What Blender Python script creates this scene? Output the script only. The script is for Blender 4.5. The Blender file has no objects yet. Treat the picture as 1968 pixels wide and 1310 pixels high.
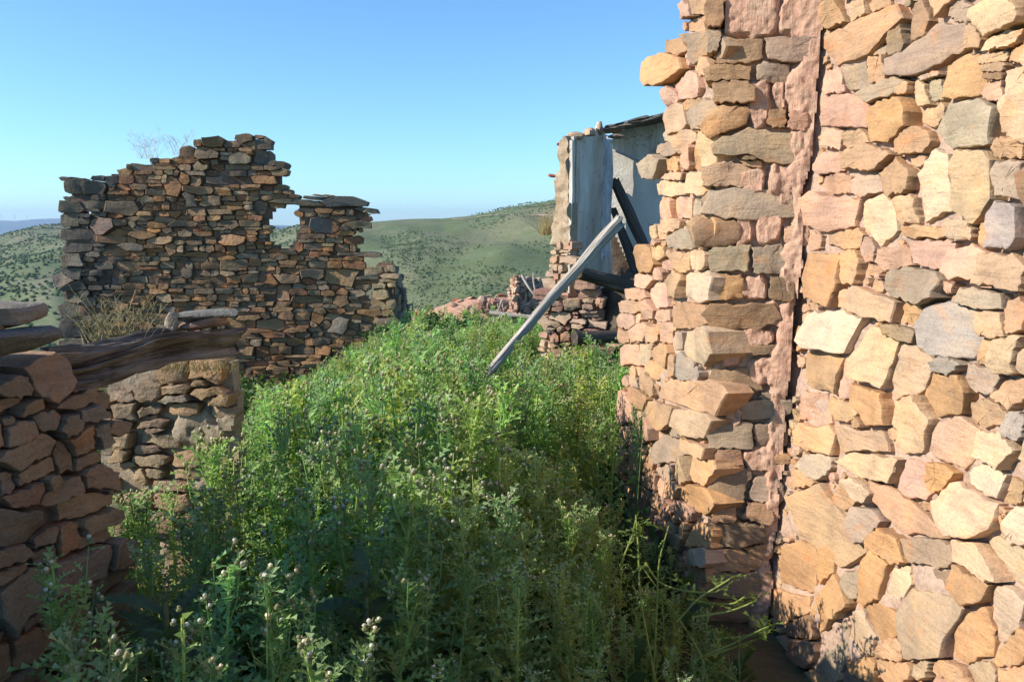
import bpy, math, random, re
import numpy as np
from mathutils import Vector, Matrix

# ------------------------------------------------------------------ scene, camera, light
scene = bpy.context.scene
COL = scene.collection
EYE = 1.75
PITCH = math.radians(8.06)
FPX, CX, CY = 1588.0, 984.0, 655.0
cam_d = bpy.data.cameras.new("camera")
cam_d.sensor_width = 36.0
cam_d.lens = FPX / 1968.0 * 36.0
cam_d.clip_start = 0.05
cam_d.clip_end = 40000.0
cam = bpy.data.objects.new("camera", cam_d)
COL.objects.link(cam)
cam.location = (0, 0, EYE)
cam.rotation_euler = (math.pi / 2 - PITCH, 0, 0)
scene.camera = cam

SUN_AZ = math.radians(256.0)      # clockwise from +Y
SUN_EL = math.radians(28.5)
world = bpy.data.worlds.new("World")
scene.world = world
world.use_nodes = True
wn = world.node_tree
wn.nodes.clear()
sky = wn.nodes.new("ShaderNodeTexSky")
sky.sky_type = 'NISHITA'
sky.sun_disc = False
sky.sun_elevation = SUN_EL
sky.sun_rotation = SUN_AZ
sky.altitude = 900
sky.air_density = 1.0
sky.dust_density = 0.4
sky.ozone_density = 3.0
bg = wn.nodes.new("ShaderNodeBackground")
bg.inputs[1].default_value = 0.132
wo = wn.nodes.new("ShaderNodeOutputWorld")
tintn = wn.nodes.new("ShaderNodeMix")
tintn.data_type = 'RGBA'
tintn.blend_type = 'MULTIPLY'
tintn.inputs[0].default_value = 1.0
tintn.inputs[7].default_value = (0.65, 0.905, 1.05, 1)
wn.links.new(sky.outputs[0], tintn.inputs[6])
wn.links.new(tintn.outputs[2], bg.inputs[0])
wn.links.new(bg.outputs[0], wo.inputs[0])

sun_d = bpy.data.lights.new("sun", 'SUN')
sun_d.energy = 4.4
sun_d.angle = math.radians(0.5)
sun_d.color = (1.0, 0.91, 0.79)
sun = bpy.data.objects.new("sun", sun_d)
COL.objects.link(sun)
SUN_DIR = Vector((math.sin(SUN_AZ) * math.cos(SUN_EL), math.cos(SUN_AZ) * math.cos(SUN_EL), math.sin(SUN_EL)))
sun.rotation_euler = SUN_DIR.to_track_quat('Z', 'Y').to_euler()
sun.location = (-8, -4, 10)

vs = scene.view_settings
vs.view_transform = 'Standard'
vs.look = 'None'
vs.gamma = 1.0
vs.exposure = 0.75
vs.use_curve_mapping = False
scene.render.engine = 'CYCLES'
cy = scene.cycles
cy.use_denoising = True
cy.max_bounces = 6
cy.diffuse_bounces = 3
cy.glossy_bounces = 2
cy.transmission_bounces = 4
cy.transparent_max_bounces = 6
cy.volume_bounces = 0
cy.sample_clamp_indirect = 4.0

rng = random.Random(7)
R = math.radians

# ------------------------------------------------------------------ helpers
def ray(px, py):
    dx = (px - CX) / FPX
    dz = -(py - CY) / FPX
    return np.array([dx, math.cos(PITCH) + dz * math.sin(PITCH), -math.sin(PITCH) + dz * math.cos(PITCH)])

def at(px, py, Y):
    r = ray(px, py)
    return np.array([0, 0, EYE]) + r * (Y / r[1])

def hash3(ix, iy, iz):
    n = (ix * 374761393 + iy * 668265263 + iz * 2147483647 * 3 + iz * 1274126177) & 0xFFFFFFFF
    n = ((n ^ (n >> 13)) * 1274126177) & 0xFFFFFFFF
    n = (n ^ (n >> 16)) & 0xFFFFFFFF
    n = (n * 2246822519) & 0xFFFFFFFF
    n = n ^ (n >> 15)
    return (n & 0xFFFFFF) / float(0xFFFFFF) * 2 - 1

def vnoise(x, y, z):
    x, y, z = np.broadcast_arrays(np.asarray(x, float), np.asarray(y, float), np.asarray(z, float))
    ix, iy, iz = np.floor(x).astype(np.int64), np.floor(y).astype(np.int64), np.floor(z).astype(np.int64)
    fx, fy, fz = x - ix, y - iy, z - iz
    fx, fy, fz = fx * fx * (3 - 2 * fx), fy * fy * (3 - 2 * fy), fz * fz * (3 - 2 * fz)
    def h(a, b, c):
        return hash3(ix + a, iy + b, iz + c)
    x00 = h(0, 0, 0) * (1 - fx) + h(1, 0, 0) * fx
    x10 = h(0, 1, 0) * (1 - fx) + h(1, 1, 0) * fx
    x01 = h(0, 0, 1) * (1 - fx) + h(1, 0, 1) * fx
    x11 = h(0, 1, 1) * (1 - fx) + h(1, 1, 1) * fx
    return (x00 * (1 - fy) + x10 * fy) * (1 - fz) + (x01 * (1 - fy) + x11 * fy) * fz

def fbm(x, y, z=0.0, o=4, g=0.5):
    t, a, f = 0.0, 1.0, 1.0
    for i in range(o):
        t = t + a * vnoise(np.asarray(x) * f + 17.3 * i, np.asarray(y) * f + 5.1 * i, np.asarray(z) * f + 9.7 * i)
        a *= g
        f *= 2.03
    return t

def in_poly(x, y, poly):
    x = np.asarray(x, float); y = np.asarray(y, float)
    c = np.zeros(np.broadcast(x, y).shape, bool)
    n = len(poly)
    for i in range(n):
        x0, y0 = poly[i]; x1, y1 = poly[(i + 1) % n]
        if y0 == y1:
            continue
        t = ((y0 > y) != (y1 > y)) & (x < (x1 - x0) * (y - y0) / (y1 - y0) + x0)
        c ^= t
    return c

def tag(o, label=None, cat=None, group=None, kind=None):
    if label: o['label'] = label
    if cat: o['category'] = cat
    if group: o['group'] = group
    if kind: o['kind'] = kind
    return o

def thing(name, label, cat, loc=(0, 0, 0), group=None, kind=None):
    o = bpy.data.objects.new(name, None)
    o.empty_display_size = 0.1
    COL.objects.link(o)
    o.location = loc
    return tag(o, label, cat, group, kind)

def wloc(o):
    p = np.zeros(3)
    while o is not None:
        p = p + np.array(o.location)
        o = o.parent
    return p

def mesh(name, verts, faces, mats, tint=None, midx=None, smooth=True, sharp=None):
    m = bpy.data.meshes.new(name)
    verts = np.asarray(verts, dtype=np.float64)
    if isinstance(faces, np.ndarray):
        faces = faces.tolist()
    m.from_pydata(verts.tolist(), [], faces)
    if not isinstance(mats, (list, tuple)):
        mats = [mats]
    for k in mats:
        m.materials.append(k)
    if midx is not None:
        m.polygons.foreach_set('material_index', np.asarray(midx, dtype=np.int32))
    if smooth:
        m.polygons.foreach_set('use_smooth', np.ones(len(m.polygons), dtype=bool))
    if tint is not None:
        t = np.asarray(tint, dtype=np.float32)
        if t.ndim == 1:
            t = np.tile(t, (len(verts), 1))
        if t.shape[1] == 3:
            t = np.concatenate([t, np.ones((len(t), 1), np.float32)], 1)
        a = m.attributes.new('tint', 'FLOAT_COLOR', 'POINT')
        a.data.foreach_set('color', t.ravel())
    m.update()
    if sharp is not None:
        m.set_sharp_from_angle(angle=R(sharp))
    return m

def obj(name, m, parent=None, loc=None):
    """link mesh m; loc is the world location of its origin"""
    o = bpy.data.objects.new(name, m)
    COL.objects.link(o)
    l = np.array(loc if loc is not None else (wloc(parent) if parent else (0, 0, 0)), float)
    if parent:
        o.parent = parent
        l = l - wloc(parent)
    o.location = l
    return o

def wobj(name, verts, faces, mats, parent=None, origin=None, **kw):
    """object from WORLD vertices"""
    verts = np.asarray(verts, float)
    if origin is None:
        origin = wloc(parent) if parent else verts.mean(0)
    return obj(name, mesh(name, verts - np.asarray(origin), faces, mats, **kw), parent, origin)

# ------------------------------------------------------------------ materials
def nt(name):
    m = bpy.data.materials.new(name)
    m.use_nodes = True
    t = m.node_tree
    t.nodes.clear()
    out = t.nodes.new('ShaderNodeOutputMaterial')
    return m, t, out

def N(t, kind, **inp):
    n = t.nodes.new(kind)
    for k, v in inp.items():
        if k in n.inputs:
            n.inputs[k].default_value = v
        else:
            setattr(n, k, v)
    return n

def ramp(t, fac, stops):
    r = t.nodes.new('ShaderNodeValToRGB')
    e = r.color_ramp.elements
    while len(e) < len(stops):
        e.new(0.5)
    for i, (p, c) in enumerate(stops):
        e[i].position = p
        e[i].color = (c[0], c[1], c[2], 1) if not isinstance(c, (int, float)) else (c, c, c, 1)
    t.links.new(fac, r.inputs[0])
    return r.outputs[0]

def noise(t, vec, scale, detail=4, rough=0.55, dist=0.0):
    n = t.nodes.new('ShaderNodeTexNoise')
    n.inputs['Scale'].default_value = scale
    n.inputs['Detail'].default_value = detail
    n.inputs['Roughness'].default_value = rough
    n.inputs['Distortion'].default_value = dist
    t.links.new(vec, n.inputs['Vector'])
    return n.outputs['Fac']

def mix(t, fac, a, b, mode='MIX'):
    n = t.nodes.new('ShaderNodeMix')
    n.data_type = 'RGBA'
    n.blend_type = mode
    for s, v in ((n.inputs[0], fac), (n.inputs[6], a), (n.inputs[7], b)):
        if isinstance(v, (int, float)):
            s.default_value = v
        elif isinstance(v, tuple):
            s.default_value = (v[0], v[1], v[2], 1)
        else:
            t.links.new(v, s)
    return n.outputs[2]

def mathn(t, op, a, b=0.0):
    n = t.nodes.new('ShaderNodeMath')
    n.operation = op
    for s, v in ((n.inputs[0], a), (n.inputs[1], b)):
        if isinstance(v, (int, float)):
            s.default_value = v
        else:
            t.links.new(v, s)
    return n.outputs[0]

def scaled(t, vec, s):
    n = t.nodes.new('ShaderNodeMapping')
    n.inputs['Scale'].default_value = s
    t.links.new(vec, n.inputs['Vector'])
    return n.outputs[0]

def finish(t, out, col, bumps, rough=0.9, spec=0.25):
    b = t.nodes.new('ShaderNodeBsdfPrincipled')
    if isinstance(col, tuple):
        b.inputs['Base Color'].default_value = (*col, 1)
    else:
        t.links.new(col, b.inputs['Base Color'])
    b.inputs['Roughness'].default_value = rough
    b.inputs['Specular IOR Level'].default_value = spec
    nrm = None
    for h, st, d in bumps:
        bp = t.nodes.new('ShaderNodeBump')
        bp.inputs['Strength'].default_value = st
        bp.inputs['Distance'].default_value = d
        t.links.new(h, bp.inputs['Height'])
        if nrm is not None:
            t.links.new(nrm, bp.inputs['Normal'])
        nrm = bp.outputs[0]
    if nrm is not None:
        t.links.new(nrm, b.inputs['Normal'])
    t.links.new(b.outputs[0], out.inputs[0])
    return b

def stone_material(name, sc=1.0, lichen=0.3, stain=0.5, bump=0.012, bs=0.7):
    m, t, out = nt(name)
    geo = t.nodes.new('ShaderNodeNewGeometry')
    P = geo.outputs['Position']
    at_ = N(t, 'ShaderNodeAttribute', attribute_name='tint')
    c = at_.outputs['Color']
    big = noise(t, P, 5 * sc, 5, 0.6, 0.4)
    lay = noise(t, scaled(t, P, (6 * sc, 6 * sc, 38 * sc)), 1.0, 4, 0.6, 0.8)
    med = noise(t, P, 22 * sc, 6, 0.65)
    fin = noise(t, P, 120 * sc, 5, 0.7)
    c = mix(t, 1.0, c, ramp(t, big, [(0.25, (0.70, 0.69, 0.70)), (0.5, (1.0, 1.0, 1.0)), (0.75, (1.22, 1.12, 0.95))]), 'MULTIPLY')
    c = mix(t, 0.65, c, ramp(t, lay, [(0.3, (0.78, 0.76, 0.76)), (0.5, (1.02, 1.0, 0.98)), (0.7, (1.14, 1.10, 1.02))]), 'MULTIPLY')
    c = mix(t, 0.8, c, ramp(t, fin, [(0.28, (0.72, 0.70, 0.68)), (0.5, (1.0, 1.0, 1.0)), (0.75, (1.16, 1.16, 1.16))]), 'MULTIPLY')
    st = ramp(t, noise(t, P, 7 * sc, 6, 0.7, 1.0), [(0.55, 0.0), (0.72, stain)])
    c = mix(t, st, c, (0.16, 0.12, 0.085))
    rust = ramp(t, noise(t, scaled(t, P, (1.3, 1.3, 1.7)), 6.3 * sc, 5, 0.65, 0.5), [(0.56, 0.0), (0.7, 0.45)])
    c = mix(t, rust, c, mix(t, 1.0, c, (1.35, 0.85, 0.5), 'MULTIPLY'))
    li = ramp(t, noise(t, P, 17 * sc, 7, 0.75, 0.6), [(0.60, 0.0), (0.68, lichen)])
    c = mix(t, li, c, (0.36, 0.37, 0.31))
    finish(t, out, c, [(lay, 0.35, 0.02 / sc), (med, bs, bump / sc), (fin, bs * 0.8, bump * 0.3 / sc)], 0.92, 0.2)
    return m

def mortar_material(name, ca, cb, cc, sc=1.0, stri=0.0):
    m, t, out = nt(name)
    geo = t.nodes.new('ShaderNodeNewGeometry')
    P = geo.outputs['Position']
    big = noise(t, P, 4 * sc, 5, 0.6, 0.3)
    fin = noise(t, P, 60 * sc, 8, 0.7)
    gr = noise(t, P, 220 * sc, 3, 0.6)
    c = mix(t, ramp(t, big, [(0.35, 0.0), (0.65, 1.0)]), ca, cb)
    c = mix(t, ramp(t, noise(t, P, 9 * sc, 6, 0.7, 0.7), [(0.5, 0.0), (0.66, 0.8)]), c, cc)
    c = mix(t, 0.8, c, ramp(t, fin, [(0.3, 0.66), (0.55, 1.05), (0.75, 1.2)]), 'MULTIPLY')
    b = [(fin, 0.8, 0.012 / sc), (gr, 0.5, 0.003 / sc)]
    if stri:
        sn = noise(t, scaled(t, P, (70, 70, 7)), 1.0, 3, 0.6, 0.6)
        b.insert(0, (sn, stri, 0.015))
    finish(t, out, c, b, 0.95, 0.1)
    return m

def wood_material(name, ca, cb, cc=None, axis=2, sc=1.0, bs=0.8):
    m, t, out = nt(name)
    tc = t.nodes.new('ShaderNodeTexCoord')
    P = tc.outputs['Object']
    s = [28 * sc, 28 * sc, 28 * sc]
    s[axis] = 1.6 * sc
    gr = noise(t, scaled(t, P, tuple(s)), 1.0, 6, 0.65, 0.8)
    s2 = [90 * sc] * 3
    s2[axis] = 4 * sc
    fi = noise(t, scaled(t, P, tuple(s2)), 1.0, 4, 0.6)
    big = noise(t, P, 3 * sc, 4, 0.6)
    c = mix(t, ramp(t, gr, [(0.35, 0.0), (0.62, 1.0)]), ca, cb)
    c = mix(t, 0.7, c, ramp(t, fi, [(0.3, 0.6), (0.55, 1.0), (0.7, 1.2)]), 'MULTIPLY')
    if cc:
        c = mix(t, ramp(t, big, [(0.45, 0.0), (0.65, 0.85)]), c, cc)
    finish(t, out, c, [(gr, bs, 0.02), (fi, bs, 0.006)], 0.9, 0.15)
    return m

def leaf_material(name, trans=0.35, rough=0.6, spec=0.25, sub=0.0):
    m, t, out = nt(name)
    at_ = N(t, 'ShaderNodeAttribute', attribute_name='tint')
    oi = t.nodes.new('ShaderNodeObjectInfo')
    geo = t.nodes.new('ShaderNodeNewGeometry')
    c = mix(t, 0.8, at_.outputs['Color'], ramp(t, oi.outputs['Random'], [(0.0, (0.75, 0.8, 0.8)), (0.5, (1.0, 1.0, 1.0)), (1.0, (1.25, 1.12, 0.9))]), 'MULTIPLY')
    nz = noise(t, geo.outputs['Position'], 9.0, 4, 0.6)
    c = mix(t, 0.7, c, ramp(t, nz, [(0.3, 0.75), (0.55, 1.0), (0.75, 1.2)]), 'MULTIPLY')
    b = t.nodes.new('ShaderNodeBsdfPrincipled')
    t.links.new(c, b.inputs['Base Color'])
    b.inputs['Roughness'].default_value = rough
    b.inputs['Specular IOR Level'].default_value = spec
    tr = t.nodes.new('ShaderNodeBsdfTranslucent')
    t.links.new(mix(t, 1.0, c, (1.15, 1.35, 0.75), 'MULTIPLY'), tr.inputs['Color'])
    ms = t.nodes.new('ShaderNodeMixShader')
    ms.inputs[0].default_value = trans
    t.links.new(b.outputs[0], ms.inputs[1])
    t.links.new(tr.outputs[0], ms.inputs[2])
    t.links.new(ms.outputs[0], out.inputs[0])
    return m

def plain_material(name, col, rough=0.8, var=0.3, sc=10.0):
    m, t, out = nt(name)
    tc = t.nodes.new('ShaderNodeTexCoord')
    n = noise(t, tc.outputs['Object'], sc, 5, 0.6)
    c = mix(t, 1.0, col, ramp(t, n, [(0.3, 1 - var), (0.7, 1 + var)]), 'MULTIPLY')
    finish(t, out, c, [(n, 0.3, 0.01)], rough, 0.2)
    return m

M = {}
M['stone_gold'] = stone_material('golden_sandstone', 1.0, 0.26, 0.38)
M['stone_dark'] = stone_material('weathered_brown_stone', 0.8, 0.45, 0.55, 0.016)
M['stone_far'] = stone_material('lichen_stone', 0.45, 0.6, 0.6, 0.02, 0.6)
M['stone_pink'] = stone_material('pink_rubble_stone', 0.6, 0.15, 0.4, 0.014)
M['mortar_wall'] = mortar_material('pink_lime_mortar', (0.50, 0.345, 0.26), (0.49, 0.36, 0.265), (0.38, 0.265, 0.21))
M['mortar_pillar'] = mortar_material('terracotta_lime_plaster', (0.57, 0.335, 0.23), (0.57, 0.365, 0.255), (0.54, 0.385, 0.275), 1.0, 0.5)
M['mud_dark'] = mortar_material('dark_mud_mortar', (0.165, 0.112, 0.08), (0.20, 0.14, 0.10), (0.12, 0.085, 0.062), 0.7)
M['mud_brown'] = mortar_material('brown_earth_mortar', (0.21, 0.14, 0.10), (0.27, 0.18, 0.13), (0.15, 0.10, 0.075), 0.7)
M['lime_plaster'] = mortar_material('pale_lime_plaster', (0.38, 0.31, 0.225), (0.31, 0.24, 0.165), (0.45, 0.39, 0.31), 0.7)
# ------------------------------------------------------------------ masonry
class Wall:
    """a wall face: u runs along it, v up it, d out of it towards the viewer"""
    def __init__(self, O, U, V=(0, 0, 1)):
        self.O = np.array(O, float)
        self.U = np.array(U, float) / np.linalg.norm(U)
        self.V = np.array(V, float) / V[2]           # v measured as height
        n = np.cross(self.U, self.V)
        n /= np.linalg.norm(n)
        if np.dot(n, np.array([0, 0, EYE]) - self.O) < 0:
            n = -n
        self.N = n
    def to3(self, u, v, d):
        u = np.asarray(u, float)[..., None]; v = np.asarray(v, float)[..., None]; d = np.asarray(d, float)[..., None]
        return self.O + u * self.U + v * self.V + d * self.N
    def px(self, x, y):
        r = ray(x, y)
        E = np.array([0, 0, EYE])
        t = np.dot(self.O - E, self.N) / np.dot(r, self.N)
        p = E + r * t - self.O
        v = p[2]
        u = np.dot(p - v * self.V, self.U)
        return np.array([u, v])
    def poly(self, pts):
        return [tuple(self.px(x, y)) for x, y in pts]

class Seed:
    __slots__ = ('c', 'M', 'Mi', 'p', 'tint', 'd0', 'back', 'w', 'h')
    def __init__(self, c, a, b, tint, p=3.4, d0=None, back=None):
        self.c = np.array(c, float)
        self.M = np.array([a, b], float).T
        self.Mi = np.linalg.inv(self.M)
        self.p = p
        self.tint = tint
        self.d0 = d0
        self.back = back
        self.w = 2 * np.linalg.norm(a)
        self.h = 2 * np.linalg.norm(b)

def seed_uv(u, v, w, h, ang, tint, **k):
    c, s = math.cos(ang), math.sin(ang)
    return Seed((u, v), (w / 2 * c, w / 2 * s), (-h / 2 * s, h / 2 * c), tint, **k)

def seed_px(wall, x, y, w, h, ang, tint, **k):
    a = R(ang)
    c = wall.px(x, y)
    va = wall.px(x + w / 2 * math.cos(a), y + w / 2 * math.sin(a)) - c
    vb = wall.px(x - h / 2 * math.sin(a), y + h / 2 * math.cos(a)) - c
    return Seed(c, va, -vb, tint, **k)

def metric(s, pts):
    q = (pts - s.c) @ s.Mi.T
    return (np.abs(q[..., 0]) ** s.p + np.abs(q[..., 1]) ** s.p) ** (1.0 / s.p)

def angular(P, n_out, seed):
    """keeps the 5 to 8 corners that matter and runs straight, slightly broken edges between them"""
    r = random.Random(seed * 7 + n_out)
    k = r.choice([5, 6, 6, 7, 7, 8])
    Q = [p for p in P]
    while len(Q) > k:
        ar = [abs((Q[i][0] - Q[i - 1][0]) * (Q[(i + 1) % len(Q)][1] - Q[i - 1][1]) - (Q[i][1] - Q[i - 1][1]) * (Q[(i + 1) % len(Q)][0] - Q[i - 1][0])) for i in range(len(Q))]
        Q.pop(int(np.argmin(ar)))
    Q = np.array(Q)
    E = np.roll(Q, -1, 0) - Q
    L = np.linalg.norm(E, axis=1) + 1e-9
    cnt = np.maximum(1, np.floor(n_out * L / L.sum()).astype(int))
    while cnt.sum() < n_out:
        cnt[int(np.argmax(L / cnt))] += 1
    while cnt.sum() > n_out:
        j = int(np.argmin(np.where(cnt > 1, L / cnt, 1e9))); cnt[j] -= 1
    out = []
    for i in range(len(Q)):
        nrm = np.array([E[i][1], -E[i][0]]) / L[i]
        for j in range(cnt[i]):
            t = j / cnt[i]
            jit = 0 if j == 0 else r.uniform(-.04, .03) * min(L[i], 0.12)
            out.append(Q[i] + E[i] * t + nrm * jit)
    return np.array(out)

def cell_polys(seeds, nout, gap, limit=1.12, nr=40):
    nang = max(28, nout)
    """each stone's outline: it grows until it meets a neighbour (equal normalised distance) or its own limit"""
    C = np.array([s.c for s in seeds])
    S = np.array([max(s.w, s.h) for s in seeds])
    MI = np.array([s.Mi for s in seeds])
    PP = np.array([s.p for s in seeds])
    th = np.linspace(0, 2 * math.pi, nang, endpoint=False)
    cs, sn = np.cos(th), np.sin(th)
    fr = np.linspace(0.12, 1.0, nr)
    out = []
    for i, s in enumerate(seeds):
        dist = np.linalg.norm(C - s.c, axis=1) - 0.62 * (S + S[i])
        nb = np.argsort(dist)[:30]
        nb = nb[(nb != i) & (dist[nb] < 0.02)]
        rmax = limit * (np.abs(cs) ** s.p + np.abs(sn) ** s.p) ** (-1 / s.p)
        off = (np.stack([cs, sn], 1) * rmax[:, None]) @ s.M.T          # nang,2 at the limit
        pts = s.c + off[:, None, :] * fr[None, :, None]
        own = limit * fr[None, :]
        ok = np.ones((nang, nr), bool)
        if len(nb):
            d = pts[:, :, None, :] - C[nb][None, None]
            q0 = d[..., 0] * MI[nb, 0, 0] + d[..., 1] * MI[nb, 0, 1]
            q1 = d[..., 0] * MI[nb, 1, 0] + d[..., 1] * MI[nb, 1, 1]
            o = (np.abs(q0) ** PP[nb] + np.abs(q1) ** PP[nb]) ** (1 / PP[nb])
            ok &= (o.min(2) > own)
        bad = ~ok
        first = np.where(bad.any(1), bad.argmax(1), nr) - 1
        f = fr[np.clip(first, 0, nr - 1)]
        f = np.where(first < 0, 0.1, f)
        f = np.minimum(f, 1.0)
        f = 0.12 * np.roll(f, 1) + 0.76 * f + 0.12 * np.roll(f, -1)
        P = off * f[:, None]
        P = angular(P, nout, i)
        L = np.linalg.norm(P, axis=1)
        P = P * np.clip((L - gap) / np.maximum(L, 1e-6), 0.3, 1)[:, None]
        out.append(P)
    return out

def stone_geometry(wall, s, P, d0, back, edge, rg, rings, rough, facets=2, tiltmax=0.10):
    """rings: list of (scale, drop in units of edge); returns world verts and faces"""
    n = len(P)
    size = max(s.w, s.h)
    tx, ty = rg.uniform(-tiltmax, tiltmax), rg.uniform(-tiltmax, tiltmax)
    seedz = rg.uniform(0, 100)
    fac = []
    for k in range(facets):
        a = rg.uniform(0, 2 * math.pi)
        sl = rg.uniform(0.08, 0.42)
        r0 = rg.uniform(0.22, 0.5) * min(s.w, s.h)
        fac.append((math.cos(a), math.sin(a), sl, r0))
    V, F = [], []
    def height(p):
        h = tx * p[:, 0] + ty * p[:, 1]
        for ca, sa, sl, r0 in fac:
            h = np.minimum(h, (r0 - (p[:, 0] * ca + p[:, 1] * sa)) * sl + tx * p[:, 0] + ty * p[:, 1])
        q = (p + s.c)
        h = h + rough * (fbm(q[:, 0] * 3.2 / size * 0.35 + seedz, q[:, 1] * 3.2 / size * 0.35, seedz, 2) * 1.0
                         + 0.45 * vnoise(q[:, 0] * 9 / size * 0.35, q[:, 1] * 13 / size * 0.35, seedz))
        return h
    # back ring, then rings
    levels = []
    pb = P * 0.93
    levels.append((pb, np.full(n, -back)))
    for sc, dr in rings:
        p = P * sc
        h = d0 + np.maximum(height(p), -0.9 * edge) - dr * edge
        levels.append((p, h))
    jit = np.array([[rg.uniform(-1, 1) for _ in range(2)] for _ in range(n)]) * rough * 0.5
    for i, (p, h) in enumerate(levels):
        V.append(wall.to3(s.c[0] + p[:, 0] + jit[:, 0], s.c[1] + p[:, 1] + jit[:, 1], h))
    c0 = np.zeros((1, 2))
    V.append(wall.to3(s.c[0:1], s.c[1:2], d0 + height(c0)))
    V = np.concatenate(V)
    m = len(levels)
    for i in range(m - 1):
        for k in range(n):
            k2 = (k + 1) % n
            F.append((i * n + k, i * n + k2, (i + 1) * n + k2, (i + 1) * n + k))
    cidx = m * n
    for k in range(n):
        F.append(((m - 1) * n + k, (m - 1) * n + (k + 1) % n, cidx))
    return V, F

RINGS_NEAR = [(0.99, 2.6), (1.0, 0.9), (0.982, 0.18), (0.93, 0.0), (0.70, 0.0), (0.38, 0.0)]
RINGS_MID = [(1.0, 0.9), (0.95, 0.25), (0.78, 0.0), (0.4, 0.0)]
RINGS_FAR = [(1.0, 0.8), (0.95, 0.06), (0.5, 0.0)]

def build_stones(wall, seeds, parent, mat, nang, gap, rings, edge, rough, d0r, back, rg, limit=1.12,
                 sharp=38, maxn=290, name='stone', block=(), tilt=0.1, facets=2, vis=None):
    polys = cell_polys(list(seeds) + list(block), nang, gap, limit)
    items = []
    for s, P in zip(seeds, polys):
        A = 0.5 * abs(np.sum(P[:, 0] * np.roll(P[:, 1], -1) - P[:, 1] * np.roll(P[:, 0], -1)))
        if A < 0.00025 or A < 0.12 * s.w * s.h:
            continue
        pr = A if vis is None else (A if vis(s.c) else A * 1e-3)
        items.append((pr, s, P))
    items.sort(key=lambda t: -t[0])
    sv, sf, st = [], [], []
    nv = 0
    for i, (A, s, P) in enumerate(items):
        d0 = s.d0 if s.d0 is not None else rg.uniform(*d0r)
        bk = s.back if s.back is not None else back
        V, F = stone_geometry(wall, s, P, d0, bk, edge * min(1.0, 0.35 + min(s.w, s.h) / 0.2), rg, rings, rough * min(1.0, 0.3 + min(s.w, s.h) / 0.15), facets, tilt)
        k = rg.uniform(0.86, 1.14)
        tint = np.array(s.tint) * k * np.array([rg.uniform(.96, 1.04), 1, rg.uniform(.94, 1.06)])
        if i < maxn:
            wobj(name, V, F, mat, parent, origin=wall.to3(s.c[0], s.c[1], d0), tint=tint, sharp=sharp)
        else:
            sv.append(V); sf += [tuple(q + nv for q in f) for f in F]; st.append(np.tile(tint, (len(V), 1)))
            nv += len(V)
    if sv:
        o = wobj('small_stones', np.concatenate(sv), sf, mat, parent, tint=np.concatenate(st), sharp=sharp)
        o['kind'] = 'stuff'
    return items

def core(name, wall, u0, u1, v0, v1, step, inside, front, back, mat, parent, tint=None):
    """the mortar body of a wall: a relief front, a plain back and sides; cells outside the outline are left open"""
    nu, nv = max(2, int(round((u1 - u0) / step))), max(2, int(round((v1 - v0) / step)))
    us = np.linspace(u0, u1, nu + 1); vs_ = np.linspace(v0, v1, nv + 1)
    UU, VV = np.meshgrid(us, vs_, indexing='ij')
    D = front(UU, VV)
    uc, vc = np.meshgrid((us[1:] + us[:-1]) / 2, (vs_[1:] + vs_[:-1]) / 2, indexing='ij')
    ins = inside(uc, vc)
    n1 = (nu + 1) * (nv + 1)
    V = np.concatenate([wall.to3(UU, VV, D).reshape(-1, 3), wall.to3(UU, VV, np.full_like(D, -back)).reshape(-1, 3)])
    idx = np.arange(n1).reshape(nu + 1, nv + 1)
    F = []
    I, J = np.nonzero(ins)
    a, b, c, d = idx[I, J], idx[I + 1, J], idx[I + 1, J + 1], idx[I, J + 1]
    fr = np.stack([a, b, c, d], 1)
    F += fr.tolist()
    F += (fr[:, ::-1] + n1).tolist()
    pad = np.zeros((nu + 2, nv + 2), bool); pad[1:-1, 1:-1] = ins
    for di, dj, p, q in ((-1, 0, a, d), (1, 0, b, c), (0, -1, a, b), (0, 1, d, c)):
        e = ~pad[I + 1 + di, J + 1 + dj]
        F += np.stack([p[e], q[e], q[e] + n1, p[e] + n1], 1).tolist()
    used = np.unique(np.array([k for f in F for k in f]))
    remap = -np.ones(2 * n1, int); remap[used] = np.arange(len(used))
    F = [tuple(int(remap[k]) for k in f) for f in F]
    return wobj(name, V[used], F, mat, parent, tint=tint, sharp=50)

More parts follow.
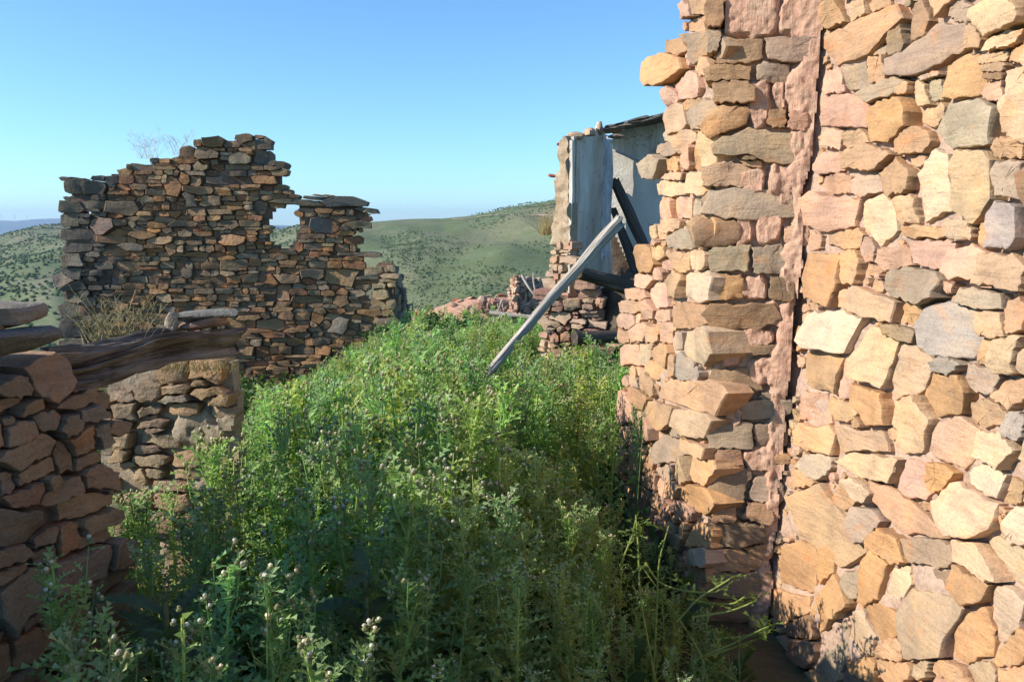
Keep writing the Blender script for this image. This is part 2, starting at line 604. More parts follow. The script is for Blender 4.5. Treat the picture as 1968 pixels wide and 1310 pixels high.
def courses(u0, u1, v0, v1, mh, mw, rg, inside, palette, wob=0.3, slope=0.0, tall=0.10, thin=0.25, pend=None):
    seeds = []
    v = v0
    row = 0
    while v < v1:
        h = mh * rg.uniform(0.55, 1.45)
        u = u0 - rg.uniform(0, mw)
        ph = rg.uniform(0, 9)
        while u < u1:
            w = mw * math.exp(rg.gauss(0, 0.42))
            w = min(max(w, 0.35 * mw), 2.3 * mw)
            uc = u + w / 2
            vc = v + h / 2 + wob * mh * float(vnoise(uc / (4 * mw), row * 0.15 + 3.1, ph * 0.02)) + slope * (uc - u0)
            if bool(inside(np.array(uc), np.array(vc))):
                r = rg.random()
                pick = lambda: rg.choice(palette)
                a = rg.gauss(0, 0.05) + slope
                if r < thin and h > 0.75 * mh:
                    k = rg.uniform(0.35, 0.65)
                    seeds.append(seed_uv(uc + rg.uniform(-.1, .1) * w, vc - h / 2 + h * k / 2, w * rg.uniform(.8, 1.1), h * k, a, pick(), p=3))
                    seeds.append(seed_uv(uc + rg.uniform(-.1, .1) * w, vc + h * k / 2, w * rg.uniform(.8, 1.1), h * (1 - k), a, pick(), p=3))
                elif r < thin + tall:
                    seeds.append(seed_uv(uc, vc + rg.uniform(-.3, .3) * h, w * 0.9, h * rg.uniform(1.3, 1.8), a, pick(), p=3))
                else:
                    seeds.append(seed_uv(uc, vc + rg.uniform(-.08, .08) * h, w * 1.02, h * rg.uniform(.9, 1.08), a, pick(), p=rg.uniform(2.6, 4.5)))
            u += w
        v += h
        row += 1
    return seeds

def fillers(seeds, u0, u1, v0, v1, inside, n, smin, smax, asp, rg, palette, thr=1.1):
    """small stones wedged into whatever gaps the larger ones leave"""
    C = [s.c for s in seeds]
    for _ in range(n):
        u, v = rg.uniform(u0, u1), rg.uniform(v0, v1)
        if not bool(inside(np.array(u), np.array(v))):
            continue
        p = np.array([u, v])
        w = rg.uniform(smin, smax)
        h = w * rg.uniform(asp * 0.7, asp * 1.3)
        ok = True
        for s in seeds:
            if abs(s.c[0] - u) < 0.75 * (s.w + s.h) + w and abs(s.c[1] - v) < 0.75 * (s.h + s.w) + w:
                q = np.abs(s.Mi @ (p - s.c)); 
                m_ = (q[0] ** s.p + q[1] ** s.p) ** (1 / s.p)
                if m_ < thr + 0.5 * w / max(0.5 * (s.w + s.h), 1e-3):
                    ok = False
                    break
        if ok:
            seeds.append(seed_uv(u, v, w, h, rg.gauss(0, 0.2), rg.choice(palette), p=2.6, d0=rg.uniform(-0.02, 0.008)))
    return seeds

PAL = {k: tuple((np.array(v) * 0.76 + np.array((.48, .325, .205)) * 0.24) * np.array((1.0, .945, .91))) for k, v in dict(T=(.46, .31, .185), Y=(.53, .40, .26), O=(.47, .285, .14), G=(.33, .275, .21), B=(.31, .20, .125), P=(.50, .33, .245),
           W=(.54, .45, .33), K=(.20, .16, .11), U=(.29, .275, .26), E=(.36, .32, .235)).items()}
# ------------------------------------------------------------------ ground height
def ground_z(x, y):
    """the lane: level by the camera, falling gently ahead"""
    y = np.asarray(y, float)
    return -0.052 * np.clip(y - 2.5, 0, 12) + 0.05 * fbm(np.asarray(x) * 0.7, y * 0.7, 0.3, 3)

# ------------------------------------------------------------------ right-hand house wall, traced stone by stone
YJ = 3.50                                                # depth of the corner between pillar and wall
pb_, pt_ = at(1476, 1200, YJ), at(1584, 0, YJ)
JV = np.array([(pt_[0] - pb_[0]) / (pt_[2] - pb_[2]), 0, 1.0])       # the corner leans outwards a little
J0 = pb_ - JV * pb_[2]
DIR = R(-9.5)
WU = np.array([-math.sin(DIR), -math.cos(DIR), 0])      # towards the camera
wallR = Wall(J0, WU, JV)
Z2 = 2.4975
def crop(lst, ox, oy, z=Z2, tilt=0):
    return [(ox + t[0] / z, oy + t[1] / z, t[2] / z, t[3] / z, t[4] + (tilt if t[4] < 40 and t[0] > 1000 else 0)) + tuple(t[5:]) for t in lst]

RW = crop([
 (1070,60,125,150,-5,'T'),(1180,45,125,120,-10,'Y'),(1265,25,130,70,-10,'T'),(1200,175,420,175,-25,'T'),(1375,195,110,160,-10,'K'),
 (1475,110,100,240,14,'B'),(1660,45,110,140,0,'G'),(1520,250,420,165,-27,'G'),(1855,80,240,160,-20,'Y'),(1745,180,85,130,0,'T'),
 (1870,205,220,75,-27,'Y'),(1930,262,110,85,-15,'O'),(1805,278,190,60,-18,'Y'),(1280,240,75,75,0,'G'),(1060,397,105,125,0,'P'),
 (1165,370,140,150,0,'G'),(1287,345,95,145,0,'T'),(1690,365,215,215,-28,'O'),(1530,365,130,30,-15,'G'),(1545,432,75,135,3,'E'),
 (1480,455,75,150,-22,'Y'),(1310,440,270,85,-22,'G'),(1400,424,120,70,-15,'T'),(1832,440,125,110,-8,'P'),(1930,405,100,195,0,'Y'),
 (1825,368,130,40,0,'B'),(1815,325,140,50,-10,'T'),(1115,540,235,180,3,'P'),(1335,572,245,215,-28,'O'),(1540,555,160,115,-12,'T'),
 (1715,602,345,240,-8,'E'),(1930,570,105,145,0,'E'),(1910,712,135,145,-8,'T'),(1440,680,180,150,-8,'T'),(1155,665,120,110,0,'T'),
 (1055,665,90,125,0,'P'),(1215,762,265,130,-4,'T'),(1040,780,130,110,0,'P'),(1455,775,110,70,-5,'T'),(1362,845,190,185,-4,'T'),
 (1205,892,165,100,-12,'G'),(1060,890,125,110,0,'P'),(1540,900,180,340,0,'W'),(1725,875,230,330,3,'Y'),(1910,860,150,200,-3,'E'),
 (1055,1020,230,175,0,'P'),(1262,1065,175,265,-8,'W'),(1408,1008,120,140,0,'Y'),(1480,1110,220,62,4,'O'),(1890,1085,185,245,2,'U'),
 (1660,1090,120,110,0,'Y'),(1785,1120,65,145,8,'T'),(962,1160,85,90,0,'P'),(1110,1145,180,95,-3,'T'),(1212,1190,75,135,0,'P'),
], 1180, 0) + crop([
 (1325,35,190,105,0,'P'),(1520,20,190,140,0,'P'),(1690,60,180,140,5,'P'),
 (1010,135,175,265,0,'O'),(1140,80,105,155,0,'T'),(1245,262,340,120,16,'Y'),(1455,172,235,155,2,'G'),(1875,100,195,185,4,'Y'),
 (1765,242,245,90,6,'E'),(1382,397,190,70,13,'K'),(1432,305,85,125,14,'O'),(1622,400,295,265,6,'U'),(1842,362,165,130,14,'Y'),
 (1935,330,95,165,10,'T'),(1065,395,285,190,2,'W'),(1000,582,172,182,0,'T'),(1112,615,62,190,2,'P'),(1250,535,215,310,10,'Y'),
 (1420,590,195,240,20,'Y'),(1600,690,235,265,24,'O'),(1610,565,140,125,28,'U'),(1770,622,195,140,18,'G'),(1792,505,110,150,12,'T'),
 (1905,512,150,175,8,'Y'),(1900,690,170,165,12,'T'),(1235,740,165,300,-14,'O'),(1440,812,195,255,18,'Y'),(1345,880,75,75,0,'T'),
 (1190,835,80,95,0,'T'),(1085,772,195,95,30,'T'),(970,765,125,180,0,'P'),(1790,785,210,170,14,'T'),(1930,845,95,165,0,'U'),
 (1635,900,235,230,20,'P'),(1845,945,240,165,24,'Y'),(980,900,195,120,14,'T'),(1190,912,265,165,14,'Y'),
], 1180, 480) + crop([
 (1235,70,320,140,12,'Y'),(1455,150,150,175,5,'P'),(1567,140,120,130,8,'O'),(1790,155,190,165,28,'W'),(1930,210,115,135,10,'T'),
 (1690,310,265,245,22,'Y'),(1930,390,135,260,8,'W'),(1045,400,490,205,58,'Y'),(1105,245,85,130,20,'T'),(1195,208,180,85,14,'Y'),
 (930,150,115,75,8,'T'),(985,92,105,120,30,'E'),(1385,312,490,120,27,'T'),(1512,500,215,170,22,'G'),(1195,375,140,220,28,'G'),
 (1325,475,240,105,27,'O'),(1770,545,345,140,26,'Y'),(1515,620,205,125,16,'K'),(1240,625,145,245,3,'O'),(1360,665,125,210,18,'W'),
 (900,600,195,245,18,'O'),(1000,545,120,240,28,'O'),(1730,655,235,175,32,'O'),(1880,790,190,285,12,'W'),(1495,855,295,330,6,'G'),
 (1040,742,145,265,14,'O'),(1135,650,110,140,12,'E'),(1185,900,180,230,32,'Y'),(1290,850,250,170,36,'O'),(850,745,195,180,14,'O'),
 (1055,985,150,290,10,'E'),(1350,960,150,150,20,'T'),(1755,885,190,310,34,'O'),(1930,980,115,230,30,'O'),(1200,1060,150,125,10,'O'),
 (1350,1075,210,120,12,'T'),(1490,1060,85,115,8,'E'),(1615,1085,210,110,14,'T'),(1780,1085,170,100,16,'G'),(1905,1090,135,110,12,'T'),
 (905,860,150,120,16,'B'),(905,985,165,140,14,'B'),(785,985,120,150,8,'G'),(850,1080,150,95,10,'B'),(980,1110,130,90,12,'T'),
], 1180, 860, tilt=9)

rgW = random.Random(11)
house = thing('stone_house_wall', 'tall sunlit golden rubble wall filling the right side, beside the cracked pillar', 'wall', tuple(J0))
seedsW = []
for x, y, w, h, a, c in RW:
    seedsW.append(seed_px(wallR, x, y, w * 1.03, h * 1.03, a, PAL[c], p=rgW.choice([2.6, 3.2, 4.2]),
                          d0=rgW.uniform(-0.004, 0.036) if c != 'P' else rgW.uniform(-0.006, 0.018)))
uR = wallR.px(1968, 655)[0]
inW = lambda u, v: (u > 0.02) & (u < 2.7) & (v > -0.35) & (v < 3.35)
# the same masonry carried on past the frame, above and towards the camera
extra = courses(0.05, 2.7, -0.35, 3.35, 0.125, 0.20, rgW, inW, [PAL[k] for k in 'TTYYOGPEB'])
us_ = np.array([s.c for s in seedsW])
def outside_trace(s):
    return all(metric(t, s.c) > 1.25 for t in seedsW if abs(t.c[0] - s.c[0]) < 0.5 and abs(t.c[1] - s.c[1]) < 0.5)
edgeu = lambda v: None
def beyond(s):
    p = wallR.to3(s.c[0], s.c[1], 0) - np.array([0, 0, EYE])
    cp, sp = math.cos(PITCH), math.sin(PITCH)
    dep = p[1] * cp - p[2] * sp
    if dep < 0.2:
        return True
    X = CX + FPX * p[0] / dep
    Yp = CY - FPX * (p[1] * sp + p[2] * cp) / dep
    return X > 1975 or Yp < -15 or Yp > 1325
seedsW += [s for s in extra if beyond(s) and outside_trace(s)]
fillers(seedsW, 0.02, 1.5, -0.3, 3.0, inW, 2600, 0.025, 0.075, 0.6, rgW, [PAL[k] for k in 'TTYPGO'], 1.02)
visW = lambda c: c[0] < 1.45 and -0.2 < c[1] < 2.8
build_stones(wallR, seedsW, house, M['stone_gold'], 32, 0.0028, RINGS_NEAR, 0.011, 0.009, (-0.008, 0.034), 0.11, rgW, limit=1.34, facets=3, sharp=24, vis=visW, tilt=0.20)
def frontW(u, v):
    n = fbm(u * 5, v * 5, 2.2, 4)
    return -0.023 + 0.021 * n + 0.007 * fbm(u * 28, v * 28, 1.1, 3)
core('mortar', wallR, -0.25, 2.7, -0.4, 3.35, 0.016, lambda u, v: u > -9, frontW, 0.45, M['mortar_wall'], house)

# ------------------------------------------------------------------ pillar: front face and the long left face
CXU = 0.872
C0 = np.array([CXU, 3.58, 0.0])
FU = np.array([J0[0] - CXU, YJ - 3.58, 0.0])
wallF = Wall(C0, FU)
LU = np.array([math.sin(DIR), math.cos(DIR), 0])
wallL = Wall(C0, LU)
flen = lambda v: np.linalg.norm(FU) + JV[0] * v * FU[0] / np.linalg.norm(FU)      # width grows upwards
pillar = thing('stone_pillar', 'broken stone wall end with terracotta plaster patches and a deep crack on its right', 'pillar', tuple(C0))
rgP = random.Random(5)
FS = crop([
 (600,245,240,112,0,'T'),(850,240,270,112,0,'G'),(545,352,205,72,-3,'T'),(762,345,140,98,2,'G'),(575,445,195,102,0,'T'),(530,572,235,125,-25,'O'),
 (785,570,98,88,0,'B'),(878,582,95,92,0,'P'),(690,698,390,150,2,'G'),(545,840,225,120,-4,'Y'),(655,785,115,38,0,'T'),(640,980,420,140,2,'E'),
 (490,1117,205,132,0,'B'),(880,1125,125,115,0,'P'),(560,1238,190,130,0,'E'),(740,1242,195,135,0,'E'),(930,335,60,60,0,'P'),(650,760,90,40,0,'K'),
 (480,60,90,140,0,'T'),(480,200,70,120,0,'G'),
], 1180, 0) + crop([
 (540,180,155,145,0,'O'),(805,185,115,105,5,'K'),(612,315,335,122,0,'B'),(530,420,65,92,0,'T'),(745,478,215,45,0,'K'),(580,640,225,122,0,'K'),
 (755,700,115,36,0,'E'),(530,742,135,82,0,'T'),(725,762,225,82,-5,'E'),(560,890,210,112,0,'G'),(745,890,170,105,0,'G'),(556,992,130,90,0,'B'),
], 1180, 480) + crop([
 (790,50,115,46,3,'O'),(560,175,195,165,0,'K'),(715,205,180,110,2,'G'),(525,310,115,92,0,'T'),(695,306,140,106,3,'B'),(592,415,255,122,0,'K'),
 (680,495,150,80,0,'O'),(570,540,280,118,4,'T'),(575,652,315,112,0,'K'),(560,790,310,110,0,'B'),(560,905,320,120,0,'B'),(600,1020,280,120,0,'K'),
], 1180, 860)
MP = crop([   # plaster that still covers the face, in places dribbled over the stones
 (640,70,330,235,0),(890,80,200,190,0),(690,500,110,250,0),(800,450,60,150,0),(900,450,150,260,0),(930,760,110,260,0),(660,870,120,150,0),(800,880,120,210,0),
 (905,1000,90,180,0),(620,1100,70,190,0),(745,1100,130,150,0),(860,1240,110,130,0),
], 1180, 0) + crop([
 (680,180,150,130,0),(860,60,100,190,0),(800,290,130,120,0),(840,390,110,200,0),(560,470,130,190,0),(690,420,170,110,0),(745,580,190,160,0),(860,640,80,250,0),
 (570,800,110,120,0),(830,830,110,230,0),(690,1000,150,110,0),(800,990,110,140,0),
], 1180, 480) + crop([
 (700,40,190,100,0),(790,150,140,120,0),(800,300,110,330,0),(790,470,130,120,0),(700,490,120,60,0),
], 1180, 860)
seedsF = [seed_px(wallF, x, y, w * 1.04, h * 1.06, a, tuple(np.array(PAL[c]) * 0.92), p=rgP.choice([3.2, 4.5, 5.5]), back=0.2, d0=rgP.uniform(0.0, 0.03)) for x, y, w, h, a, c in FS]
mps = [seed_px(wallF, x, y, w, h, a, (0, 0, 0), p=3) for x, y, w, h, a in MP]
inF = lambda u, v: (u > -0.02) & (u < flen(v) - 0.03) & (v > -0.35) & (v < 3.3)
exF = courses(0.0, 0.6, -0.35, 3.3, 0.11, 0.19, rgP, inF, [PAL[k] for k in 'TGKBE'])
for s in exF:
    s.back = 0.2
seedsF += [s for s in exF if (s.c[1] > 2.75 or s.c[1] < -0.12) and all(metric(t, s.c) > 1.2 for t in seedsF + mps)]
build_stones(wallF, seedsF, pillar, M['stone_gold'], 32, 0.003, RINGS_NEAR, 0.012, 0.009, (0.0, 0.03), 0.2, rgP, limit=1.16, facets=3, sharp=24, tilt=0.10)
VTOP = wallF.px(1450, 78)[1]
def frontF(u, v):
    pts = np.stack([u + 0.012 * fbm(u * 22, v * 14, 4.0, 3), v + 0.016 * fbm(u * 22, v * 22, 8.0, 3)], -1)
    m = np.min([metric(s, pts) for s in mps], axis=0)
    pl = np.clip((1.08 - m) / 0.22, 0, 1)
    right = np.clip((u - (flen(v) - 0.085 + 0.03 * fbm(u * 3, v * 9, 1.7, 3))) / 0.03, 0, 1)
    pl = np.maximum(pl, right)
    base = -0.035 + 0.012 * fbm(u * 14, v * 14, 0.4, 3)
    sm = np.clip((VTOP - v) / 0.05, 0, 1) * np.clip(0.6 + 0.9 * fbm(u * 6, v * 6, 12.0, 2), 0, 1)
    stri = sm * (0.009 * vnoise(u * 55 + 1.5 * vnoise(u * 8, v * 12, 1.0), v * 9, 2.0) + 0.004 * vnoise(u * 120, v * 30, 5.0)) + 0.004 * fbm(u * 60, v * 60, 3.0, 3) - 0.010 * np.clip(fbm(u * 24, v * 24, 21.0, 2) - .45, 0, .6)
    top = 0.004 + stri + 0.009 * fbm(u * 9, v * 9, 6.0, 3) + 0.012 * right
    return base * (1 - pl) + top * pl
jag = lambda v: 0.006 + 0.014 * fbm(v * 7, v * 0 + 3.3, 1.0, 4)
core('plaster', wallF, 0.012, 0.70, -0.4, 3.3, 0.0075, lambda u, v: u < flen(v) - jag(v), frontF, 0.28, M['mortar_pillar'], pillar)

# left face: its far end has fallen away in steps
LPOLY = wallL.poly([(1420,-120),(1330,-110),(1312,0),(1304,60),(1298,110),(1292,170),(1287,210),(1281,300),(1268,350),(1262,420),(1246,470),(1232,520),(1204,560),(1190,620),(1208,690),
                    (1199,740),(1190,800),(1187,900),(1204,960),(1225,1000),(1262,1060),(1300,1300),(1420,1400)])
LPOLY = [p for p in LPOLY]
inL = lambda u, v: in_poly(u, v, LPOLY) & (u > 0.0)
Z3 = 3.119
LS = crop([
 (330,415,205,150,-12,'O',.10),(255,1000,140,120,-20,'E',.10),(520,270,205,220,-28,'G'),(560,380,90,130,0,'T'),(420,520,140,180,-10,'P'),(510,165,150,120,-25,'T'),
 (410,285,125,105,-30,'B'),(350,580,70,110,0,'P'),(470,632,95,80,-10,'T'),(520,690,165,150,-18,'G'),(378,720,95,190,0,'Y'),(320,805,40,120,0,'E'),(320,895,95,75,-15,'G'),
 (418,845,110,135,-22,'Y'),(560,900,110,180,0,'Y'),(455,925,90,155,0,'P'),(495,940,38,200,4,'O'),(350,990,52,85,0,'O'),(370,1060,140,42,0,'P'),(350,1130,150,90,-3,'Y'),
 (500,1110,130,135,-4,'Y'),(310,1250,85,135,0,'P'),(410,1235,125,130,0,'P'),(492,1250,58,110,0,'E'),(560,1210,70,140,0,'E'),(455,60,90,110,-20,'P'),(530,40,110,100,-15,'T'),
], 1180, 0, Z3) + crop([
 (512,465,160,170,0,'W',.03),(442,650,205,160,4,'B'),(508,820,200,205,6,'W',.02),(440,1120,330,180,12,'T'),(428,960,90,185,0,'U'),(360,950,58,135,0,'T'),(490,1000,42,115,0,'U'),
 (553,1045,80,180,0,'T'),(272,525,150,150,4,'P'),(368,455,105,180,0,'T'),(545,145,110,170,0,'T'),(412,190,165,115,0,'E'),(350,108,95,95,0,'T'),(522,310,110,115,4,'Y'),
 (415,315,110,130,-10,'T'),(328,345,72,62,0,'P'),(200,310,72,150,0,'O',.05),(185,440,95,85,0,'P',.04),(150,518,105,70,0,'P',.03),(108,590,125,80,0,'P',.04),(85,675,105,92,0,'P',.04),
 (147,660,46,72,0,'P'),(200,600,62,115,0,'P'),(300,640,110,70,0,'P'),(165,740,80,110,0,'P'),(225,760,70,90,0,'T'),(310,745,60,140,0,'P'),(380,790,75,110,0,'G'),(265,730,35,60,0,'O'),
 (285,885,110,130,0,'T'),(250,960,90,120,0,'O'),(120,880,110,120,0,'P'),(180,870,60,120,0,'G'),
], 1180, 400, Z3) + crop([
 (230,800,200,130,0,'T'),(360,820,180,140,12,'Y'),(290,880,70,70,0,'G'),(380,950,160,60,24,'T'),(270,960,120,160,0,'G'),(160,840,100,140,0,'P'),(100,900,80,90,0,'P'),(60,760,80,140,0,'P'),
], 1180, 480) + crop([
 (400,110,120,120,20,'T'),(395,230,150,90,40,'O'),(300,190,60,90,0,'T'),(270,110,110,110,0,'G'),(340,120,90,130,0,'Y'),(430,300,70,120,0,'Y'),(400,430,90,100,0,'O'),(340,300,80,90,0,'P'),
 (260,450,130,70,8,'G'),(400,620,70,130,0,'T'),(410,520,70,100,0,'W'),
], 1180, 860)
seedsL = []
for t in LS:
    x, y, w, h, a, c = t[:6]
    seedsL.append(seed_px(wallL, x, y, w * 1.04, h * 1.04, a, PAL[c], p=rgP.choice([2.6, 3.2, 4]), d0=t[6] * 0.5 if len(t) > 6 else rgP.uniform(-0.005, 0.03), back=0.25 if len(t) > 6 else 0.14))
more = courses(0.18, 1.9, -0.35, 3.3, 0.085, 0.115, rgP, inL, [PAL[k] for k in 'PPPTTYGPOB'], tall=0.25)
seedsL += [s for s in more if all(metric(t, s.c) > 1.3 for t in seedsL)]
for s in seedsL:
    if not inL(np.array(s.c[0] + 0.09), np.array(s.c[1])):
        s.back = 0.4
fillers(seedsL, 0.1, 1.8, -0.3, 3.0, inL, 1500, 0.025, 0.06, 0.7, rgP, [PAL[k] for k in 'PPTY'], 1.0)
build_stones(wallL, [s for s in seedsL if s.c[0] > 0.05], pillar, M['stone_gold'], 24, 0.003, RINGS_NEAR[1:], 0.012, 0.010, (-0.004, 0.028), 0.14, rgP, limit=1.3, sharp=24, tilt=0.2, maxn=240)
LP2 = np.array(LPOLY); LP2[:, 0] = LP2[:, 0] - 0.045
core('mortar', wallL, 0.03, 2.0, -0.4, 3.3, 0.018, lambda u, v: in_poly(u, v, LP2.tolist()), lambda u, v: -0.024 + 0.02 * fbm(u * 7, v * 7, 3.3, 4) + 0.006 * fbm(u * 30, v * 30, 2, 2),
     0.40, M['mortar_wall'], pillar)

# ------------------------------------------------------------------ the big roofless wall on the left
YB = 11.5
pL0 = at(128, 655, YB)
wallB = Wall((pL0[0], YB - 0.25, 0), (math.cos(R(3)), math.sin(R(3)), 0), (0, 0, 1))
PALB = [tuple(np.array(c) * (1.0, .90, .80)) for c in [(.27,.185,.115),(.23,.16,.105),(.30,.19,.11),(.20,.165,.125),(.33,.20,.10),(.24,.215,.165),(.19,.15,.11),(.28,.215,.145),(.34,.235,.14),(.25,.145,.09),(.29,.25,.19)]]
PALK = [(.14,.125,.10),(.17,.15,.115),(.12,.105,.085),(.20,.17,.13)]
BOUT = [(128,345),(150,343),(170,347),(203,346),(212,330),(240,326),(252,315),(280,311),(300,304),(330,303),(345,290),(370,287),(384,270),(400,268),(440,266),(470,264),(512,262),(514,285),(520,308),
        (545,314),(540,330),(547,346),(540,362),(556,364),(562,373),(600,380),(640,378),(690,384),(700,398),(722,404),(710,414),(712,424),(702,438),(690,450),(680,458),(686,474),(703,482),(724,488),
        (704,495),(700,512),(712,540),(706,570),(712,610),(708,640),(722,670),(716,700),(690,715),(700,760),(690,900),(110,900),(118,650),(121,560),(122,430)]
HOLE = [(524,398),(569,394),(567,412),(570,432),(566,456),(556,466),(547,474),(532,470),(520,462),(513,450),(520,440),(510,428),(524,414)]
HOLE2 = [(160,406),(173,406),(173,411),(160,411)]
PB = wallB.poly(BOUT); PH = wallB.poly(HOLE); PH2 = wallB.poly(HOLE2)
def inB(u, v):
    return in_poly(u, v, PB) & ~in_poly(u, v, PH) & ~in_poly(u, v, PH2)
ruinB = thing('ruined_stone_wall', 'large roofless brown rubble wall with stepped top and a small window hole, behind the thistles', 'wall',
              tuple(wallB.O + np.array([2.2, 0, -0.6])))
rgB = random.Random(21)
ub = [p[0] for p in PB]; vb = [p[1] for p in PB]
vlow = wallB.px(400, 800)[1]
seedsB = courses(min(ub), max(ub), vlow, max(vb) + 0.1, 0.088, 0.175, rgB, inB, PALB, wob=0.5, tall=0.16, thin=0.32)
uq = wallB.px(228, 655)[0]
for s in seedsB:
    if s.c[0] < uq * (0.75 + 0.5 * rgB.random()):
        s.tint = rgB.choice(PALK)
    if s.c[1] > wallB.px(300, 330)[1] and rgB.random() < 0.4:
        s.tint = tuple(np.array(s.tint) * 0.8)
# corner stones, the lintel, the slab on the right shoulder and flat stones that stick out
def sb(x, y, w, h, a, tint, **k):
    seedsB.insert(0, seed_px(wallB, x, y, w, h, a, tint, p=k.pop('p', 4), **k))
QY = [(145,357,36,25),(180,360,40,24),(138,419,36,33),(150,450,60,22),(148,475,52,20),(141,500,40,22),(140,527,38,20),(146,550,50,17),(140,572,36,22),(148,596,64,24),(142,632,50,34),(146,662,50,26)]
for x, y, w, h in QY:
    sb(x, y, w, h, rgB.uniform(-2, 2), rgB.choice(PALK), back=0.2)
sb(655, 388, 86, 18, 3, (.105,.105,.10), d0=0.06, back=0.25, p=2.4)
sb(567, 388, 108, 11, 3, (.15,.13,.10), d0=0.03, back=0.25)
sb(618, 382, 56, 9, 2, (.12,.11,.09), d0=0.02, back=0.25)
sb(690, 490, 66, 8, 1, (.20,.16,.11), d0=0.02, back=0.4)
sb(703, 404, 40, 9, 8, (.17,.15,.12), d0=0.03, back=0.4)
sb(530, 316, 32, 12, 8, (.15,.12,.09), d0=0.02, back=0.4)
sb(330, 360, 34, 30, 45, (.33,.18,.09), d0=0.02)
sb(234, 400, 52, 26, 3, (.27,.20,.13), d0=0.02); sb(225, 483, 54, 18, 3, (.34,.19,.10)); sb(197, 436, 38, 30, 0, (.26,.18,.15), d0=0.03)
sb(367, 382, 26, 28, 0, (.24,.19,.13)); sb(405, 383, 38, 24, 0, (.28,.20,.12)); sb(385, 367, 54, 17, 3, (.31,.20,.12)); sb(438, 347, 70, 13, 0, (.26,.18,.12))
sb(460, 305, 36, 24, 0, (.27,.23,.17)); sb(505, 303, 30, 26, 0, (.18,.16,.13)); sb(520, 622, 60, 24, 2, (.31,.21,.13)); sb(548, 533, 48, 18, 2, (.32,.22,.14))
sb(660, 533, 62, 34, 0, (.30,.20,.11)); sb(601, 527, 40, 18, 0, (.30,.22,.15)); sb(545, 562, 26, 28, 0, (.31,.19,.12)); sb(650, 627, 36, 30, 0, (.24,.21,.17)); sb(620, 432, 40, 28, 10, (.20,.18,.155))
seedsB = [s for i, s in enumerate(seedsB) if i < 36 or all(metric(t, s.c) > 1.15 for t in seedsB[:36])]
for s in seedsB:
    if s.back is None:
        c = s.c
        if not all(inB(np.array(c[0] + dx), np.array(c[1] + dy)) for dx, dy in ((.14, 0), (-.14, 0), (0, .11))):
            s.back = 0.22
            s.d0 = rgB.uniform(-0.05, 0.03)
build_stones(wallB, seedsB, ruinB, M['stone_far'], 12, 0.0035, RINGS_FAR, 0.016, 0.012, (-0.035, 0.045), 0.16, rgB, limit=1.32, sharp=22, maxn=290, tilt=0.24, facets=1, block=[seed_px(wallB, 543, 434, 66, 78, 0, (0, 0, 0), p=4), seed_px(wallB, 166, 409, 16, 7, 0, (0, 0, 0), p=4)], vis=lambda c: c[1] > wallB.px(300, 720)[1])
def shrink(poly, px):
    P = np.array(poly); c = P.mean(0)
    out = []
    n = len(P)
    A = np.sum(P[:, 0] * np.roll(P[:, 1], -1) - P[:, 1] * np.roll(P[:, 0], -1))
    for i in range(n):
        a, b, d = P[i - 1], P[i], P[(i + 1) % n]
        t = (d - a) / (np.linalg.norm(d - a) + 1e-9)
        nrm = np.array([-t[1], t[0]]) * (1 if A > 0 else -1)
        out.append(tuple(b + nrm * px))
    return out
PBs = shrink(PB, 0.05); PHs = shrink(PH, -0.03)
core('mud_mortar', wallB, min(ub), max(ub), -1.3, max(vb), 0.05, lambda u, v: in_poly(u, v, PBs) & ~in_poly(u, v, PHs) & ~in_poly(u, v, PH2),
     lambda u, v: -0.045 + 0.028 * fbm(u * 5, v * 5, 1, 3), 0.2, M['mud_dark'], ruinB)

# ------------------------------------------------------------------ second, smaller ruin behind it
rgS = random.Random(33)
pA, pB_, pC = at(712, 655, 13.86), at(760, 655, 13.8), at(796, 655, 15.6)
ruinS = thing('ruined_wall_stub', 'small tapering remnant of a grey stone wall behind the right end of the large ruin', 'wall', (pB_[0], pB_[1], -0.6))
wS1 = Wall((pA[0], pA[1], 0), (pB_ - pA) * np.array([1, 1, 0])); wS2 = Wall((pB_[0], pB_[1], 0), (pC - pB_) * np.array([1, 1, 0]))
P1 = wS1.poly([(712,512),(735,503),(759,506),(760,760),(700,760)]); P2 = wS2.poly([(760,505),(768,508),(772,530),(780,540),(783,566),(790,590),(797,612),(800,760),(760,760)])
for w_, P_, pal, bk in ((wS1, P1, [(.36,.30,.20),(.30,.25,.18),(.26,.21,.15),(.40,.33,.22)], .06), (wS2, P2, [(.17,.155,.12),(.14,.125,.10),(.20,.17,.13),(.23,.19,.13)], .25)):  # lit front palette, darker side palette: the side's shade is put into its colour
    i_ = lambda u, v, P_=P_: in_poly(u, v, P_)
    us2 = [p[0] for p in P_]; vs2 = [p[1] for p in P_]
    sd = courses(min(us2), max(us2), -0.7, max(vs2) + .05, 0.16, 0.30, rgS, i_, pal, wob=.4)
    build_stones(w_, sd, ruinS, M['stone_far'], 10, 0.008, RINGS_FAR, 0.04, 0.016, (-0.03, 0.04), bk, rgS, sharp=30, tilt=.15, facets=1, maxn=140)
    core('mud_mortar', w_, min(us2), max(us2), -1.3, max(vs2), 0.05, lambda u, v, P_=P_: in_poly(u, v, shrink(P_, .04)), lambda u, v: -0.05 + 0.02 * fbm(u * 5, v * 5, 7, 3), .07 if bk < .1 else .3, M['mud_brown'], ruinS)

